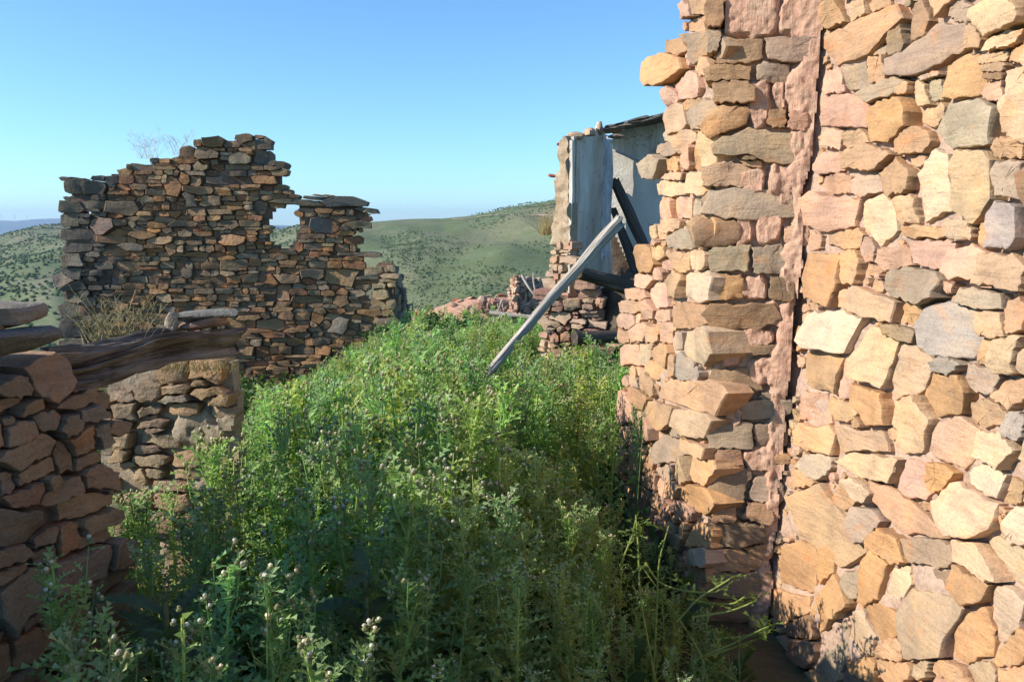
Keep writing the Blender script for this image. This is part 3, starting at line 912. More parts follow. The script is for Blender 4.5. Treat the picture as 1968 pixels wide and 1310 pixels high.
# ------------------------------------------------------------------ near wall on the left: in shade, ends at the doorway
NDIR = R(18)
NU = np.array([math.sin(NDIR), math.cos(NDIR), 0])
SC = 0.87
pN = at(214, 700, 3.0 * SC)
wallN = Wall((pN[0], pN[1], 0), NU)                         # u = 0 at the doorway, negative towards the camera
rgN = random.Random(44)
ntop = lambda u: 1.305 + 0.05 * np.sin(u * 5.0) + np.where(u < -0.22, 0.03, 0.0) + np.where((u < -0.45) & (u > -0.74), 0.20, 0.0) - np.where(u < -0.74, 0.13, 0.0)  # out of view the top is raised and lowered to steer its shadow
inN = lambda u, v: (u > -2.9) & (u < 0.0 + 0.02 * np.sin(v * 23)) & (v > -0.3) & (v < ntop(u))
nearw = thing('doorway_side_wall', 'shaded brown dry stone wall at lower left, ending at the doorway', 'wall', (pN[0], pN[1], 0))
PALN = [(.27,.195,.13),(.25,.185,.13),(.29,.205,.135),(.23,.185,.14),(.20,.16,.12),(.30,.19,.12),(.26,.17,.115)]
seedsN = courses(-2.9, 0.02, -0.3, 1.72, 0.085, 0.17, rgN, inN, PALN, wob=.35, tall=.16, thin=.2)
def sn(x, y, w, h, a, t, **k):
    seedsN.insert(0, seed_px(wallN, x, y, w, h, a, t, p=3.2, **k))
n0 = len(seedsN)
for t in crop([(290,520,210,230,-28,0),(190,650,200,70,-22,1),(430,625,240,80,-20,2),(270,740,150,110,-15,4),(385,770,130,140,-12,3),(40,740,80,60,-12,4),(110,820,200,140,-25,1),(165,905,320,130,-27,0),(370,930,110,160,-5,2),
               (200,1025,250,80,-24,0),(480,960,150,80,-22,2),(30,1100,90,140,0,3),(290,1110,80,120,0,0),(120,1190,280,110,-22,5),(350,1140,270,90,-22,2),(560,1080,150,150,-8,6),(500,1200,260,110,-24,0),(500,700,120,90,-15,3),(580,820,120,130,-10,3),(60,570,230,120,-24,1)], 0, 560, 2.977):
    sn(t[0], t[1], t[2] * 1.05, t[3] * 1.08, t[4], PALN[t[5]], d0=rgN.uniform(0, .03))
nt_ = len(seedsN) - n0
seedsN = [s for i, s in enumerate(seedsN) if i < nt_ or all(metric(t, s.c) > 1.25 for t in seedsN[:nt_])]
for s in seedsN:
    if s.c[0] > -0.16 or s.c[1] > ntop(s.c[0]) - 0.13:
        s.back = 0.32
fillers(seedsN, -1.0, 0, -0.2, 1.3, inN, 700, .03, .07, .7, rgN, PALN, 1.05)
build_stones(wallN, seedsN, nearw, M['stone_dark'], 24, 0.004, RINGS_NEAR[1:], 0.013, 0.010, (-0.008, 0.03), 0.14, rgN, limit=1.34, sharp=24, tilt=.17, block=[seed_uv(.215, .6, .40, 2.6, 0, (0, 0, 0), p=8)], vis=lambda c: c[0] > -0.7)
core('mud_mortar', wallN, -2.9, -0.03, -0.35, 1.75, 0.03, lambda u, v: v < ntop(u) - 0.05, lambda u, v: -0.05 + 0.02 * fbm(u * 8, v * 8, 5, 3), 0.42, M['mud_brown'], nearw)

# ------------------------------------------------------------------ the far jamb of the doorway: a broken stub facing the camera
pJ1 = at(474, 760, 3.86 * SC); pJ0 = at(205, 760, 4.0 * SC)
wallJ = Wall((pJ0[0], pJ0[1], 0), (pJ1 - pJ0) * np.array([1, 1, 0]))
JW = np.linalg.norm((pJ1 - pJ0)[:2])
JP = wallJ.poly([(190,728),(222,716),(262,702),(300,702),(335,698),(380,698),(420,700),(450,704),(456,760),(460,1000),(464,1250),(150,1250)])
inJ = lambda u, v: in_poly(u, v, JP)
jamb = thing('doorway_jamb', 'low broken stone and plaster door jamb under the right end of the rotten lintel', 'wall', (pJ1[0], pJ1[1], 0))
rgJ = random.Random(55)
PALJ = [tuple(np.array(c) * (.92, .85, .78)) for c in [(.29,.23,.16),(.33,.26,.18),(.25,.225,.175),(.36,.28,.20),(.22,.18,.135),(.30,.24,.18),(.33,.24,.16)]]
seedsJ = courses(-0.1, JW + .05, -0.3, 1.3, 0.075, 0.16, rgJ, inJ, PALJ, wob=.4, tall=.12, thin=.3)
n0 = len(seedsJ)
for t in crop([(850,570,160,120,0),(1010,560,180,60,-5),(1200,580,220,70,0),(1000,610,200,50,-5),(1160,510,110,60,0),(830,690,170,70,-14),(1050,670,180,80,0),(860,760,190,50,-5),(700,750,130,90,0),(700,850,150,90,0),(850,900,160,70,-10),
               (690,930,110,90,0),(880,800,120,50,0),(1260,620,130,110,0),(1080,960,180,90,0),(850,970,200,70,0),(800,1060,90,110,0),(740,990,120,50,-10)], 0, 560, 2.977):
    seedsJ.insert(0, seed_px(wallJ, t[0], t[1], t[2], t[3], t[4], rgJ.choice(PALJ), p=3.2, d0=rgJ.uniform(0, .03)))
nt_ = len(seedsJ) - n0
plz = [seed_px(wallJ, x, y, w, h, a, (0, 0, 0), p=2.6) for x, y, w, h, a in crop([(1110,740,260,120,0),(1160,840,240,130,-8),(1150,930,120,130,0),(1130,1100,190,130,-12),(1020,800,90,170,0),(1290,760,110,120,0)], 0, 560, 2.977)]
seedsJ = [s for i, s in enumerate(seedsJ) if (i < nt_ or s.w < .22) and (i < nt_ or all(metric(t, s.c) > 1.2 for t in seedsJ[:nt_])) and all(metric(t, s.c) > 0.9 for t in plz)]
build_stones(wallJ, seedsJ, jamb, M['stone_far'], 16, 0.005, RINGS_MID, 0.014, 0.01, (-0.02, 0.03), 0.08, rgJ, sharp=24, tilt=.2, block=[seed_px(wallJ, 545, 950, 140, 760, 0, (0, 0, 0), p=8)])
def frontJ(u, v):
    pts = np.stack([u + .018 * fbm(u * 14, v * 14, 2, 3), v + .018 * fbm(u * 14, v * 14, 5, 3)], -1)
    m = np.min([metric(s, pts) for s in plz], axis=0)
    pl = np.clip((1.05 - m) / .3, 0, 1)
    return -0.045 + .015 * fbm(u * 9, v * 9, 1, 3) * (1 - .5 * pl) + pl * (0.036 + .004 * fbm(u * 40, v * 40, 3, 3))
core('plaster', wallJ, -0.15, JW, -0.35, 1.25, 0.012, lambda u, v: in_poly(u + .018 * fbm(u * 12, v * 12, 3, 3), v + .02 * fbm(u * 12, v * 12, 6, 3), shrink(JP, .025)), frontJ, 0.10, M['lime_plaster'], jamb)
# ------------------------------------------------------------------ timber and loose stones
M['wood_rotten'] = wood_material('rotten_dark_wood', (.06, .049, .040), (.21, .175, .14), (.33, .295, .25), 2, 1.1, 1.0)
M['plaster_tan'] = mortar_material('tan_earth_plaster', (.40, .31, .21), (.33, .24, .16), (.48, .40, .30), .7)
M['wood_grey'] = wood_material('weathered_grey_wood', (.23, .20, .17), (.52, .47, .41), (.36, .30, .23), 2, 1.0)
M['wood_brown'] = wood_material('dark_brown_wood', (.045, .035, .028), (.13, .10, .08), None, 2, 1.0)
M['wood_tan'] = wood_material('old_tan_wood', (.22, .15, .085), (.40, .30, .19), None, 2, 1.0)
M['wood_pale'] = wood_material('whitewashed_wood', (.36, .33, .31), (.58, .55, .52), None, 2, 1.0, .4)

def log(name, A, B, r0, r1, mat, label=None, cat=None, parent=None, na=18, ns=36, rough=.12, sq=2.2, flat=1.0, bend=0.0, ragged=.1, seed=0, group=None, roll=0.0, fib=0.0):
    A = np.array(A, float); B = np.array(B, float)
    L = np.linalg.norm(B - A)
    z = (B - A) / L
    t = np.linspace(0, 1, ns + 1)
    th = np.linspace(0, 2 * math.pi, na, endpoint=False)
    T, TH = np.meshgrid(t, th, indexing='ij')
    rad = r0 + (r1 - r0) * T
    se = (np.abs(np.cos(TH)) ** sq + np.abs(np.sin(TH)) ** sq) ** (-1 / sq)
    nz = fbm(np.cos(TH) * 1.3 + seed, np.sin(TH) * 1.3, T * L * 2.2 + seed, 3)
    gro = vnoise(np.cos(TH) * 4.5 + seed, np.sin(TH) * 4.5, T * L * .8)
    rr = rad * se * (1 + rough * nz - rough * .9 * np.clip(gro - .25, 0, 1))
    rr = rr * (1 - fib * np.abs(vnoise(np.cos(TH) * 8 + seed, np.sin(TH) * 8, T * L * 1.6)) - .5 * fib * np.abs(vnoise(np.cos(TH) * 19 + seed, np.sin(TH) * 19, T * L * 4.0)))
    bx = bend * np.sin(T * math.pi) + rad * .3 * rough * 4 * fbm(T * L * 2.5, seed + 0 * T, 3.3, 2)
    X = rr * np.cos(TH) + bx
    Y = rr * np.sin(TH) * flat + rad * .3 * rough * 4 * fbm(T * L * 2.5, seed + 9 + 0 * T, 1.3, 2)
    Z = T * L
    e = ragged * L * .25
    Z = Z + np.where(T > .999, 1, 0) * e * vnoise(np.cos(TH) * 3, np.sin(TH) * 3, seed + 2.) - np.where(T < .001, 1, 0) * e * vnoise(np.cos(TH) * 3, np.sin(TH) * 3, seed + 5.)
    V = np.stack([X, Y, Z], -1).reshape(-1, 3)
    F = []
    for i in range(ns):
        for k in range(na):
            k2 = (k + 1) % na
            F.append((i * na + k, i * na + k2, (i + 1) * na + k2, (i + 1) * na + k))
    c0, c1 = len(V), len(V) + 1
    V = np.concatenate([V, [[X[0].mean(), Y[0].mean(), 0.01]], [[X[-1].mean(), Y[-1].mean(), L - .01]]])
    for k in range(na):
        F.append(((k + 1) % na, k, c0)); F.append((ns * na + k, ns * na + (k + 1) % na, c1))
    o = obj(name, mesh(name, V, F, mat, sharp=45), parent, A)
    q = Vector(z).to_track_quat('Z', 'Y')
    o.rotation_mode = 'QUATERNION'
    o.rotation_quaternion = q @ Matrix.Rotation(roll, 3, 'Z').to_quaternion()
    return tag(o, label, cat, group)

def rock(name, c, sx, sy, sz, tint, mat, label=None, cat=None, parent=None, seed=0, rotz=0.0, tilt=0.0, rough=.22, group=None, sq=3.0, nu=22, nv=12):
    th = np.linspace(0, 2 * math.pi, nu, endpoint=False); ph = np.linspace(-math.pi / 2, math.pi / 2, nv)
    PH, TH = np.meshgrid(ph, th, indexing='ij')
    d = np.stack([np.cos(PH) * np.cos(TH), np.cos(PH) * np.sin(TH), np.sin(PH)], -1)
    se = (np.abs(d) ** sq).sum(-1) ** (-1 / sq)
    r = se * (1 + rough * fbm(d[..., 0] * 1.5 + seed, d[..., 1] * 1.5, d[..., 2] * 1.5 + seed, 3))
    rs = random.Random(seed + 99)
    p = d * r[..., None]
    for _ in range(4):
        n = np.array([rs.gauss(0, 1) for _ in range(3)]); n /= np.linalg.norm(n)
        o_ = rs.uniform(.72, .95)
        ex = np.clip((p @ n) - o_, 0, None)
        p = p - ex[..., None] * n * .9
    p = p * np.array([sx, sy, sz]) * .5
    V = p.reshape(-1, 3)
    F = [(i * nu + k, i * nu + (k + 1) % nu, (i + 1) * nu + (k + 1) % nu, (i + 1) * nu + k) for i in range(nv - 1) for k in range(nu)]
    o = obj(name, mesh(name, V, F, mat, tint=tint, sharp=32), parent, c)
    o.rotation_euler = (0, tilt, rotz)
    return tag(o, label, cat, group)

bA, bB = at(95, 706, 2.86 * SC), at(436, 645, 3.7 * SC)
log('lintel_beam', bA, bB, .074, .060, M['wood_rotten'], 'rotten dark timber lintel spanning the doorway gap at lower left', 'beam', na=84, ns=130, rough=.55, sq=2.8, flat=.95, ragged=.25, seed=4, fib=.30)
rock('slate_slab', at(398, 603, 3.62 * SC), .22, .17, .028, (.20, .195, .165), M['stone_far'], 'flat grey slate slab lying on the far end of the rotten lintel', 'stone', seed=3, rotz=.4, tilt=-.08, rough=.12, sq=6)
rock('stone_chunk', at(392, 620, 3.58 * SC), .175, .12, .045, (.34, .22, .16), M['stone_pink'], 'brown stone wedged beneath the grey slate slab on the lintel', 'stone', seed=8, rotz=.3, tilt=-.1, rough=.2, sq=4)
rock('stone_flake', at(329, 620, 3.5 * SC), .045, .05, .09, (.36, .33, .29), M['stone_far'], 'small upright pale flake of stone standing on the rotten lintel', 'stone', seed=12, rotz=.3, tilt=.2)
def atop(px, py, Y):
    return at(px, py, Y)
rock('capstone', at(18, 655, 2.62 * SC), .165, .22, .07, (.17, .165, .15), M['stone_far'], 'thick dark capstone with white lichen streaks, lower of the two on the near wall', 'stone', seed=21, rotz=-.3, tilt=-.05, rough=.12, sq=6)
rock('capstone', at(8, 606, 2.66 * SC), .15, .21, .07, (.25, .22, .18), M['stone_dark'], 'rounded brown capstone, topmost stone of the near left wall', 'stone', seed=22, rotz=-.2, tilt=.06, rough=.16, sq=4)
None and rock('capstone', at(120, 705, 2.82), .15, .24, .10, (.24, .19, .15), M['stone_dark'], 'brown stone under the near end of the rotten lintel', 'stone', seed=23, rotz=.2, rough=.18, sq=4)

# ------------------------------------------------------------------ plastered ruin on the right
def old_plaster(name):
    m, t, out = nt(name)
    geo = t.nodes.new('ShaderNodeNewGeometry')
    P = geo.outputs['Position']
    c = mix(t, ramp(t, noise(t, P, 1.8, 5, .6, .5), [(.4, 0.), (.62, 1.)]), (.72, .67, .58), (.60, .54, .45))
    c = mix(t, ramp(t, noise(t, scaled(t, P, (7, 7, .9)), 1.0, 5, .65, .4), [(.5, 0.), (.68, .75)]), c, (.40, .345, .27))
    c = mix(t, ramp(t, noise(t, P, 3.1, 7, .7, 1.2), [(.60, 0.), (.63, .9)]), c, (.38, .285, .20))
    vo = t.nodes.new('ShaderNodeTexVoronoi'); vo.feature = 'DISTANCE_TO_EDGE'; vo.inputs['Scale'].default_value = 2.1
    wv = t.nodes.new('ShaderNodeVectorMath'); wv.operation = 'ADD'
    ns_ = t.nodes.new('ShaderNodeTexNoise'); ns_.inputs['Scale'].default_value = 5.0; t.links.new(P, ns_.inputs['Vector'])
    sc_ = t.nodes.new('ShaderNodeVectorMath'); sc_.operation = 'SCALE'; sc_.inputs['Scale'].default_value = .35
    t.links.new(ns_.outputs['Color'], sc_.inputs[0]); t.links.new(P, wv.inputs[0]); t.links.new(sc_.outputs[0], wv.inputs[1]); t.links.new(wv.outputs[0], vo.inputs['Vector'])
    crm = ramp(t, noise(t, P, 1.3, 3, .5), [(.48, 1.), (.62, .25)])
    cr = mathn(t, 'MAXIMUM', ramp(t, vo.outputs['Distance'], [(.0, .35), (.008, 1.)]), crm)
    c = mix(t, cr, (.20, .16, .12), c)
    finish(t, out, c, [(cr, .6, .02), (noise(t, P, 3.1, 7, .7, 1.2), .5, .04), (noise(t, P, 40, 6, .7), .6, .01)], .95, .1)
    return m
M['plaster_white'] = old_plaster('stained_cracked_whitewash')
M['roof_stone'] = stone_material('roof_slate', .6, .4, .4)
a0, a1, a2 = at(1092, 655, 8.0), at(1046, 655, 8.32), at(1174, 655, 9.15)
flat3 = lambda p: np.array([p[0], p[1], 0.0])
a0, a1, a2 = flat3(a0), flat3(a1), flat3(a2)
b1 = a2 + np.array([1.7, -.25, 0])
hruin = thing('plastered_ruin', 'roofless ruin with grey plastered inner walls and slate eaves, beyond the sunlit pillar', 'house', tuple(a0))
rgH = random.Random(66)
wHa = Wall(a0, a2 - a0); wHe = Wall(a0, a1 - a0); wHb = Wall(a2, b1 - a2)
PAp = wHa.poly([(1091,274),(1100,266),(1108,266),(1118,258),(1130,256),(1140,252),(1150,238),(1158,246),(1166,262),(1174,268),(1174,780),(1091,780)])
core('plaster_wall', wHa, -.02, np.linalg.norm(a2 - a0), -.9, 3.2, .035, lambda u, v: in_poly(u, v, PAp) & (u > .03) & (v > .85 + .12 * np.sin(u * 7)), lambda u, v: .01 + .018 * fbm(u * 2, v * 2, 1, 3), .012, M['plaster_white'], hruin)
PEp = wHe.poly([(1093,266),(1084,262),(1073,272),(1071,300),(1066,340),(1064,372),(1061,430),(1060,470),(1052,520),(1042,560),(1040,800),(1093,800)])
inE = lambda u, v: in_poly(u, v, PEp)
v470, v560 = wHe.px(1070, 470)[1], wHe.px(1070, 560)[1]
core('wall_end', wHe, 0, .6, -.9, 3.2, .025, lambda u, v: inE(u, v), lambda u, v: .0 + .03 * fbm(u * 7, v * 7, 4, 4) + .02 * fbm(u * 18, v * 18, 9, 2) - .05 * (v < v470), .10, M['plaster_tan'], hruin)
PALH = [(.40,.30,.21),(.33,.24,.17),(.44,.33,.24),(.38,.24,.18),(.30,.22,.17),(.45,.31,.21)]
sdE = courses(0, .6, -.9, v470, .075, .14, rgH, inE, PALH, wob=.3)
sdE += courses(0, .6, v470, 3.1, .09, .16, rgH, lambda u, v: inE(u, v) & (fbm(u * 5, v * 5, 2.2, 2) > .9), PALH, wob=.3)
build_stones(wHe, sdE, hruin, M['stone_pink'], 11, .008, RINGS_FAR, .03, .014, (-.01, .04), .14, rgH, maxn=70, tilt=.2, facets=1)
PBp = wHb.poly([(1172,262),(1184,252),(1230,240),(1262,228),(1292,220),(1400,196),(1480,190),(1480,800),(1172,800)])
PBl = wHb.poly([(1100,400),(1172,430),(1205,500),(1240,560),(1262,600),(1480,660),(1480,900),(1100,900)])
core('lower_back_wall', wHb, -.02, 1.7, -.9, 3.9, .04, lambda u, v: in_poly(u, v, PBl), lambda u, v: -.03 + .03 * fbm(u * 6, v * 6, 3, 3), .27, M['mud_dark'], hruin)
core('back_wall', wHb, -.02, 1.7, -.9, 3.9, .025, lambda u, v: in_poly(u, v, PBp) & ~in_poly(u, v, PBl), lambda u, v: .012 * fbm(u * 2, v * 2, 3, 3), .3, M['plaster_white'], hruin)
# lower masonry towards the lane
c0_, c1_ = flat3(at(1040, 655, 7.95)), flat3(at(1215, 655, 7.72))
wHc = Wall(c0_, c1_ - c0_)
PCp = wHc.poly([(1040,566),(1060,560),(1090,566),(1100,580),(1112,552),(1124,540),(1140,543),(1152,556),(1160,580),(1166,620),(1172,650),(1176,690),(1204,705),(1215,720),(1215,820),(1070,820),(1064,730),(1056,690),(1048,650),(1042,610)])
inC = lambda u, v: in_poly(u, v, PCp)
us3 = [p[0] for p in PCp]; vs3 = [p[1] for p in PCp]
sdC = courses(min(us3), max(us3), min(vs3), max(vs3), .085, .15, rgH, inC, [(.42,.27,.20),(.38,.24,.18),(.45,.32,.22),(.33,.22,.17),(.47,.34,.24),(.40,.30,.22),(.36,.21,.16)], wob=.6, tall=.15)
for s in sdC:
    if not all(inC(np.array(s.c[0] + dx), np.array(s.c[1] + dy)) for dx, dy in ((.08, 0), (-.08, 0), (0, .07))):
        s.back = .3
build_stones(wHc, sdC, hruin, M['stone_pink'], 13, .008, RINGS_FAR, .03, .018, (-.03, .05), .16, rgH, maxn=150, tilt=.22, facets=2)
core('mortar', wHc, min(us3), max(us3), min(vs3), max(vs3), .025, lambda u, v: in_poly(u, v, shrink(PCp, .03)), lambda u, v: -.05 + .04 * fbm(u * 6, v * 6, 7, 3), .3, M['mud_brown'], hruin)
# slates of the eaves
for i in range(15):
    f = i / 14.0
    px_, py_ = 1166 + f * 190, 252 - f * 46 + rgH.uniform(-3, 3)
    c = at(px_, py_ - (4 if i % 2 else -1), 8.95 - .1 * f)
    o = rock('roof_slab', c, rgH.uniform(.26, .42), .55, rgH.uniform(.03, .055), rgH.choice([(.15, .14, .12), (.21, .185, .15), (.12, .115, .10), (.26, .21, .15)]), M['roof_stone'], parent=hruin, seed=70 + i, rotz=rgH.uniform(-.2, .2), tilt=-.2 + rgH.uniform(-.1, .1), rough=.1, sq=7, nu=16, nv=8)
M['tile_red'] = plain_material('fired_clay', (.42, .13, .075), .85, .3, 30)
rock('tile_fragment', at(1062, 338, 8.3), .09, .12, .03, (.4, .15, .1), M['tile_red'], parent=hruin, seed=91, tilt=.2, sq=5)
rock('tile_fragment', at(1084, 275, 8.2), .13, .12, .03, (.4, .2, .15), M['tile_red'], parent=hruin, seed=92, tilt=-.1, sq=5)
for i, (x, y, w, h) in enumerate(((1107, 262, 32, 18), (1134, 254, 22, 16), (1185, 262, 30, 9), (1152, 246, 16, 26))):
    rock('loose_stone', at(x, y, 8.2 if i < 2 else 8.7), w / FPX * 8.2, .2, h / FPX * 8.2, rgH.choice(PALH), M['stone_pink'], parent=hruin, seed=95 + i, rough=.2, nu=14, nv=8)

def board(name, pts, thick, mat, label, cat, group=None, back=(0.3, 1.0)):
    """flat board from its outline points (world); thickness goes away from the viewer"""
    P = np.array(pts); n = len(P)
    d = np.array([back[0], back[1], 0]); d = d / np.linalg.norm(d) * thick
    V = np.concatenate([P, P + d])
    F = [tuple(range(n)), tuple(range(2 * n - 1, n - 1, -1))] + [(i, (i + 1) % n, n + (i + 1) % n, n + i) for i in range(n)]
    o = wobj(name, V, F, mat, None, origin=P.mean(0), smooth=False)
    return tag(o, label, cat, group)
board('hanging_board', [at(x, y, Y) for x, y, Y in ((1160,258,8.62),(1168,262,8.60),(1176,282,8.58),(1178,330,8.5),(1173,420,8.4),(1168,512,8.3),(1163,490,8.3),(1157,505,8.3),(1152,470,8.35),(1156,400,8.45))], .025, M['wood_pale'],
      'whitish splintered board hanging at the inner corner of the plastered ruin', 'board')
log('leaning_beam', at(942, 714, 6.5), at(1189, 428, 7.25), .034, .054, M['wood_grey'], 'long pale grey beam leaning diagonally from the thistles against the plastered ruin', 'beam', na=40, ns=60, rough=.13, sq=2.6, bend=.035, ragged=.16, seed=15, fib=.16)
log('fallen_beam', at(1110, 524, 7.3), at(1236, 557, 7.7), .055, .07, M['wood_brown'], 'dark broken beam jutting out just under the top of the leaning beam', 'beam', na=14, ns=24, rough=.22, seed=18, sq=3)
log('fallen_beam', at(1104, 650, 7.15), at(1225, 646, 7.5), .058, .062, M['wood_brown'], 'short dark beam lying level in the gap beside the pillar base', 'beam', na=16, ns=20, rough=.12, seed=19, sq=2.4, ragged=.02)
log('roof_timber', at(1182, 348, 8.75), at(1258, 520, 8.3), .05, .055, M['wood_brown'], 'dark round timber propped steeply against the grey plaster back wall', 'beam', na=14, ns=20, rough=.12, seed=25)
log('roof_timber', at(1176, 400, 8.7), at(1236, 560, 8.2), .045, .055, M['wood_brown'], 'second dark timber, left of the steep round one inside the ruin', 'beam', na=12, ns=20, rough=.2, seed=26, sq=4, flat=.4)
log('streak_lath', at(1184, 290, 8.85), at(1252, 318, 8.75), .014, .016, M['wood_pale'], 'thin pale lath standing in for a streak of light across the plaster back wall', 'lath', na=8, ns=12, rough=.15, seed=27)  # pale pole added where a streak of light crosses the wall
rock('rubble_pile', at(1215, 640, 8.2), .9, .9, 1.3, (.10, .08, .06), M['stone_dark'], 'dark heap of debris inside the plastered ruin behind the beams', 'rubble', seed=31, rough=.5, sq=2.2)

# ------------------------------------------------------------------ far end of the lane
rgT = random.Random(77)
heap = thing('fallen_tile_roof', 'collapsed slope of orange roof tile rubble at the far end of the lane', 'rubble', tuple(at(890, 620, 17.5)))
M['tile_rubble'] = plain_material('orange_tile_dust', (.46, .27, .18), .95, .35, 8)
nx, ny = 46, 22
prof_x = [770, 795, 830, 870, 910, 950, 985, 1010, 1040]
prof_y = [640, 610, 596, 583, 573, 570, 574, 590, 600]
V = []
for j in range(ny + 1):
    for i in range(nx + 1):
        px_ = 770 + 270 * i / nx
        g = j / ny
        top = at(px_, float(np.interp(px_, prof_x, prof_y)), 18.6)
        Y = 15.8 + g * 5.6
        s = 1 - ((Y - 18.6) / 2.8) ** 2 if Y > 18.6 else 1 - ((18.6 - Y) / 2.8) ** 1.5
        x_ = top[0] / 18.6 * Y
        V.append((x_, Y, -1.6 + (top[2] + 1.6) * s + .05 * float(fbm(x_ * 3, Y * 3, 1, 3))))
F = [(j * (nx + 1) + i, j * (nx + 1) + i + 1, (j + 1) * (nx + 1) + i + 1, (j + 1) * (nx + 1) + i) for j in range(ny) for i in range(nx)]
wobj('rubble_slope', V, F, M['tile_rubble'], heap)
Vh = np.array(V)
tp = bpy.data.meshes.new('broken_tile')
def tile_mesh(seed):
    r = random.Random(seed)
    L_, W_, c = .16, .09, .03
    v = []
    for z in (0, .012):
        for i in range(2):
            for k in range(5):
                a = -1 + k / 2
                v.append(((i - .5) * L_ * r.uniform(.7, 1.1), a * W_, c * (1 - a * a) + z))
    f = []
    for k in range(4):
        f += [(k, k + 1, 6 + k, 5 + k), (10 + k, 15 + k, 16 + k, 11 + k), (k, 10 + k, 11 + k, k + 1), (5 + k, 6 + k, 16 + k, 15 + k)]
    f += [(0, 5, 15, 10), (4, 14, 19, 9)]
    return mesh('broken_tile', v, f, M['tile_red'] if seed % 3 == 0 else M['tile_rubble'], smooth=False)
tms = [tile_mesh(i) for i in range(6)]
for i in range(150):
    k = rgT.randrange(len(Vh))
    p = Vh[k]
    if p[1] > 19: continue
    o = obj('broken_tile', rgT.choice(tms), heap, p + np.array([rgT.uniform(-.1, .1), 0, .02]))
    o.rotation_euler = (rgT.uniform(-.5, .5), rgT.uniform(-.5, .5), rgT.uniform(0, 6))
for i in range(34):
    px_ = rgT.uniform(905, 985)
    p = at(px_, rgT.uniform(575, 600), 17.0)
    rock('rubble_stone', p, rgT.uniform(.1, .3), .2, rgT.uniform(.1, .22), rgT.choice([(.42, .26, .20), (.36, .22, .17), (.46, .33, .26)]), M['stone_pink'], parent=heap, seed=100 + i, rotz=rgT.uniform(0, 3), nu=9, nv=6)
e0, e1, e2 = flat3(at(978, 600, 15.6)), flat3(at(994, 600, 15.3)), flat3(at(1048, 600, 16.3))
stub = thing('gable_stub', 'pinkish broken gable wall remnant behind the leaning beam, far end of the lane', 'wall', tuple(e1 + np.array([0, 0, -1])))
for A_, B_, out_ in ((e0, e1, [(978,540),(983,531),(995,530),(995,640),(978,640)]), (e1, e2, [(994,530),(1004,533),(1018,534),(1048,536),(1048,640),(994,640)])):
    w_ = Wall(A_, B_ - A_)
    P_ = w_.poly(out_)
    us2 = [p[0] for p in P_]; vs2 = [p[1] for p in P_]
    i_ = lambda u, v, P_=P_: in_poly(u, v, P_)
    sd = courses(min(us2), max(us2), min(vs2), max(vs2), .10, .10 if A_ is e0 else .2, rgT, i_, [(.42,.27,.20),(.46,.33,.25),(.36,.23,.18)], wob=.4)
    build_stones(w_, sd, stub, M['stone_pink'], 9, .006, RINGS_FAR, .03, .015, (-.02, .04), .05, rgT, maxn=60, facets=1)
    core('mortar', w_, min(us2), max(us2), min(vs2), max(vs2), .05, i_, lambda u, v: -.04 + .02 * fbm(u * 5, v * 5, 7, 3), .07, M['mud_brown'], stub)
STK = [((1033,574,14.6),(1003,528,14.8),.022,.03,'bare grey branch leaning left against the pinkish gable remnant'),
       ((1034,572,14.5),(1025,524,14.7),.018,.014,'thin bare upright branch beside the forked grey one'),
       ((940,601,13.2),(1024,611,13.0),.045,.04,'fallen grey pole lying level above the far brambles'),
       ((946,626,13.1),(966,578,13.4),.02,.016,'thin stick crossing behind the fallen grey pole'),
       ((944,640,12.9),(962,606,13.0),.022,.018,'short leaning stick in front of the fallen grey pole')]
for i, (a_, b_, r0, r1, lb) in enumerate(STK):
    log('dead_branch' if i != 2 else 'fallen_pole', at(*a_), at(*b_), r0, r1, M['wood_grey'], lb, 'branch' if i != 2 else 'pole', na=8, ns=14, rough=.2, seed=40 + i, bend=.03 if i < 2 else 0)
rock('white_block', at(999, 616, 13.6), .17, .2, .17, (.62, .62, .60), M['stone_far'], 'small whitewashed block under the fallen grey pole', 'stone', seed=51, rough=.06, sq=8)
rock('standing_stone', at(828, 664, 9.6), .15, .14, .30, (.40, .31, .24), M['stone_pink'], 'pointed pinkish stone sticking out of the thistles mid lane', 'stone', seed=55, rough=.25, sq=2.2)

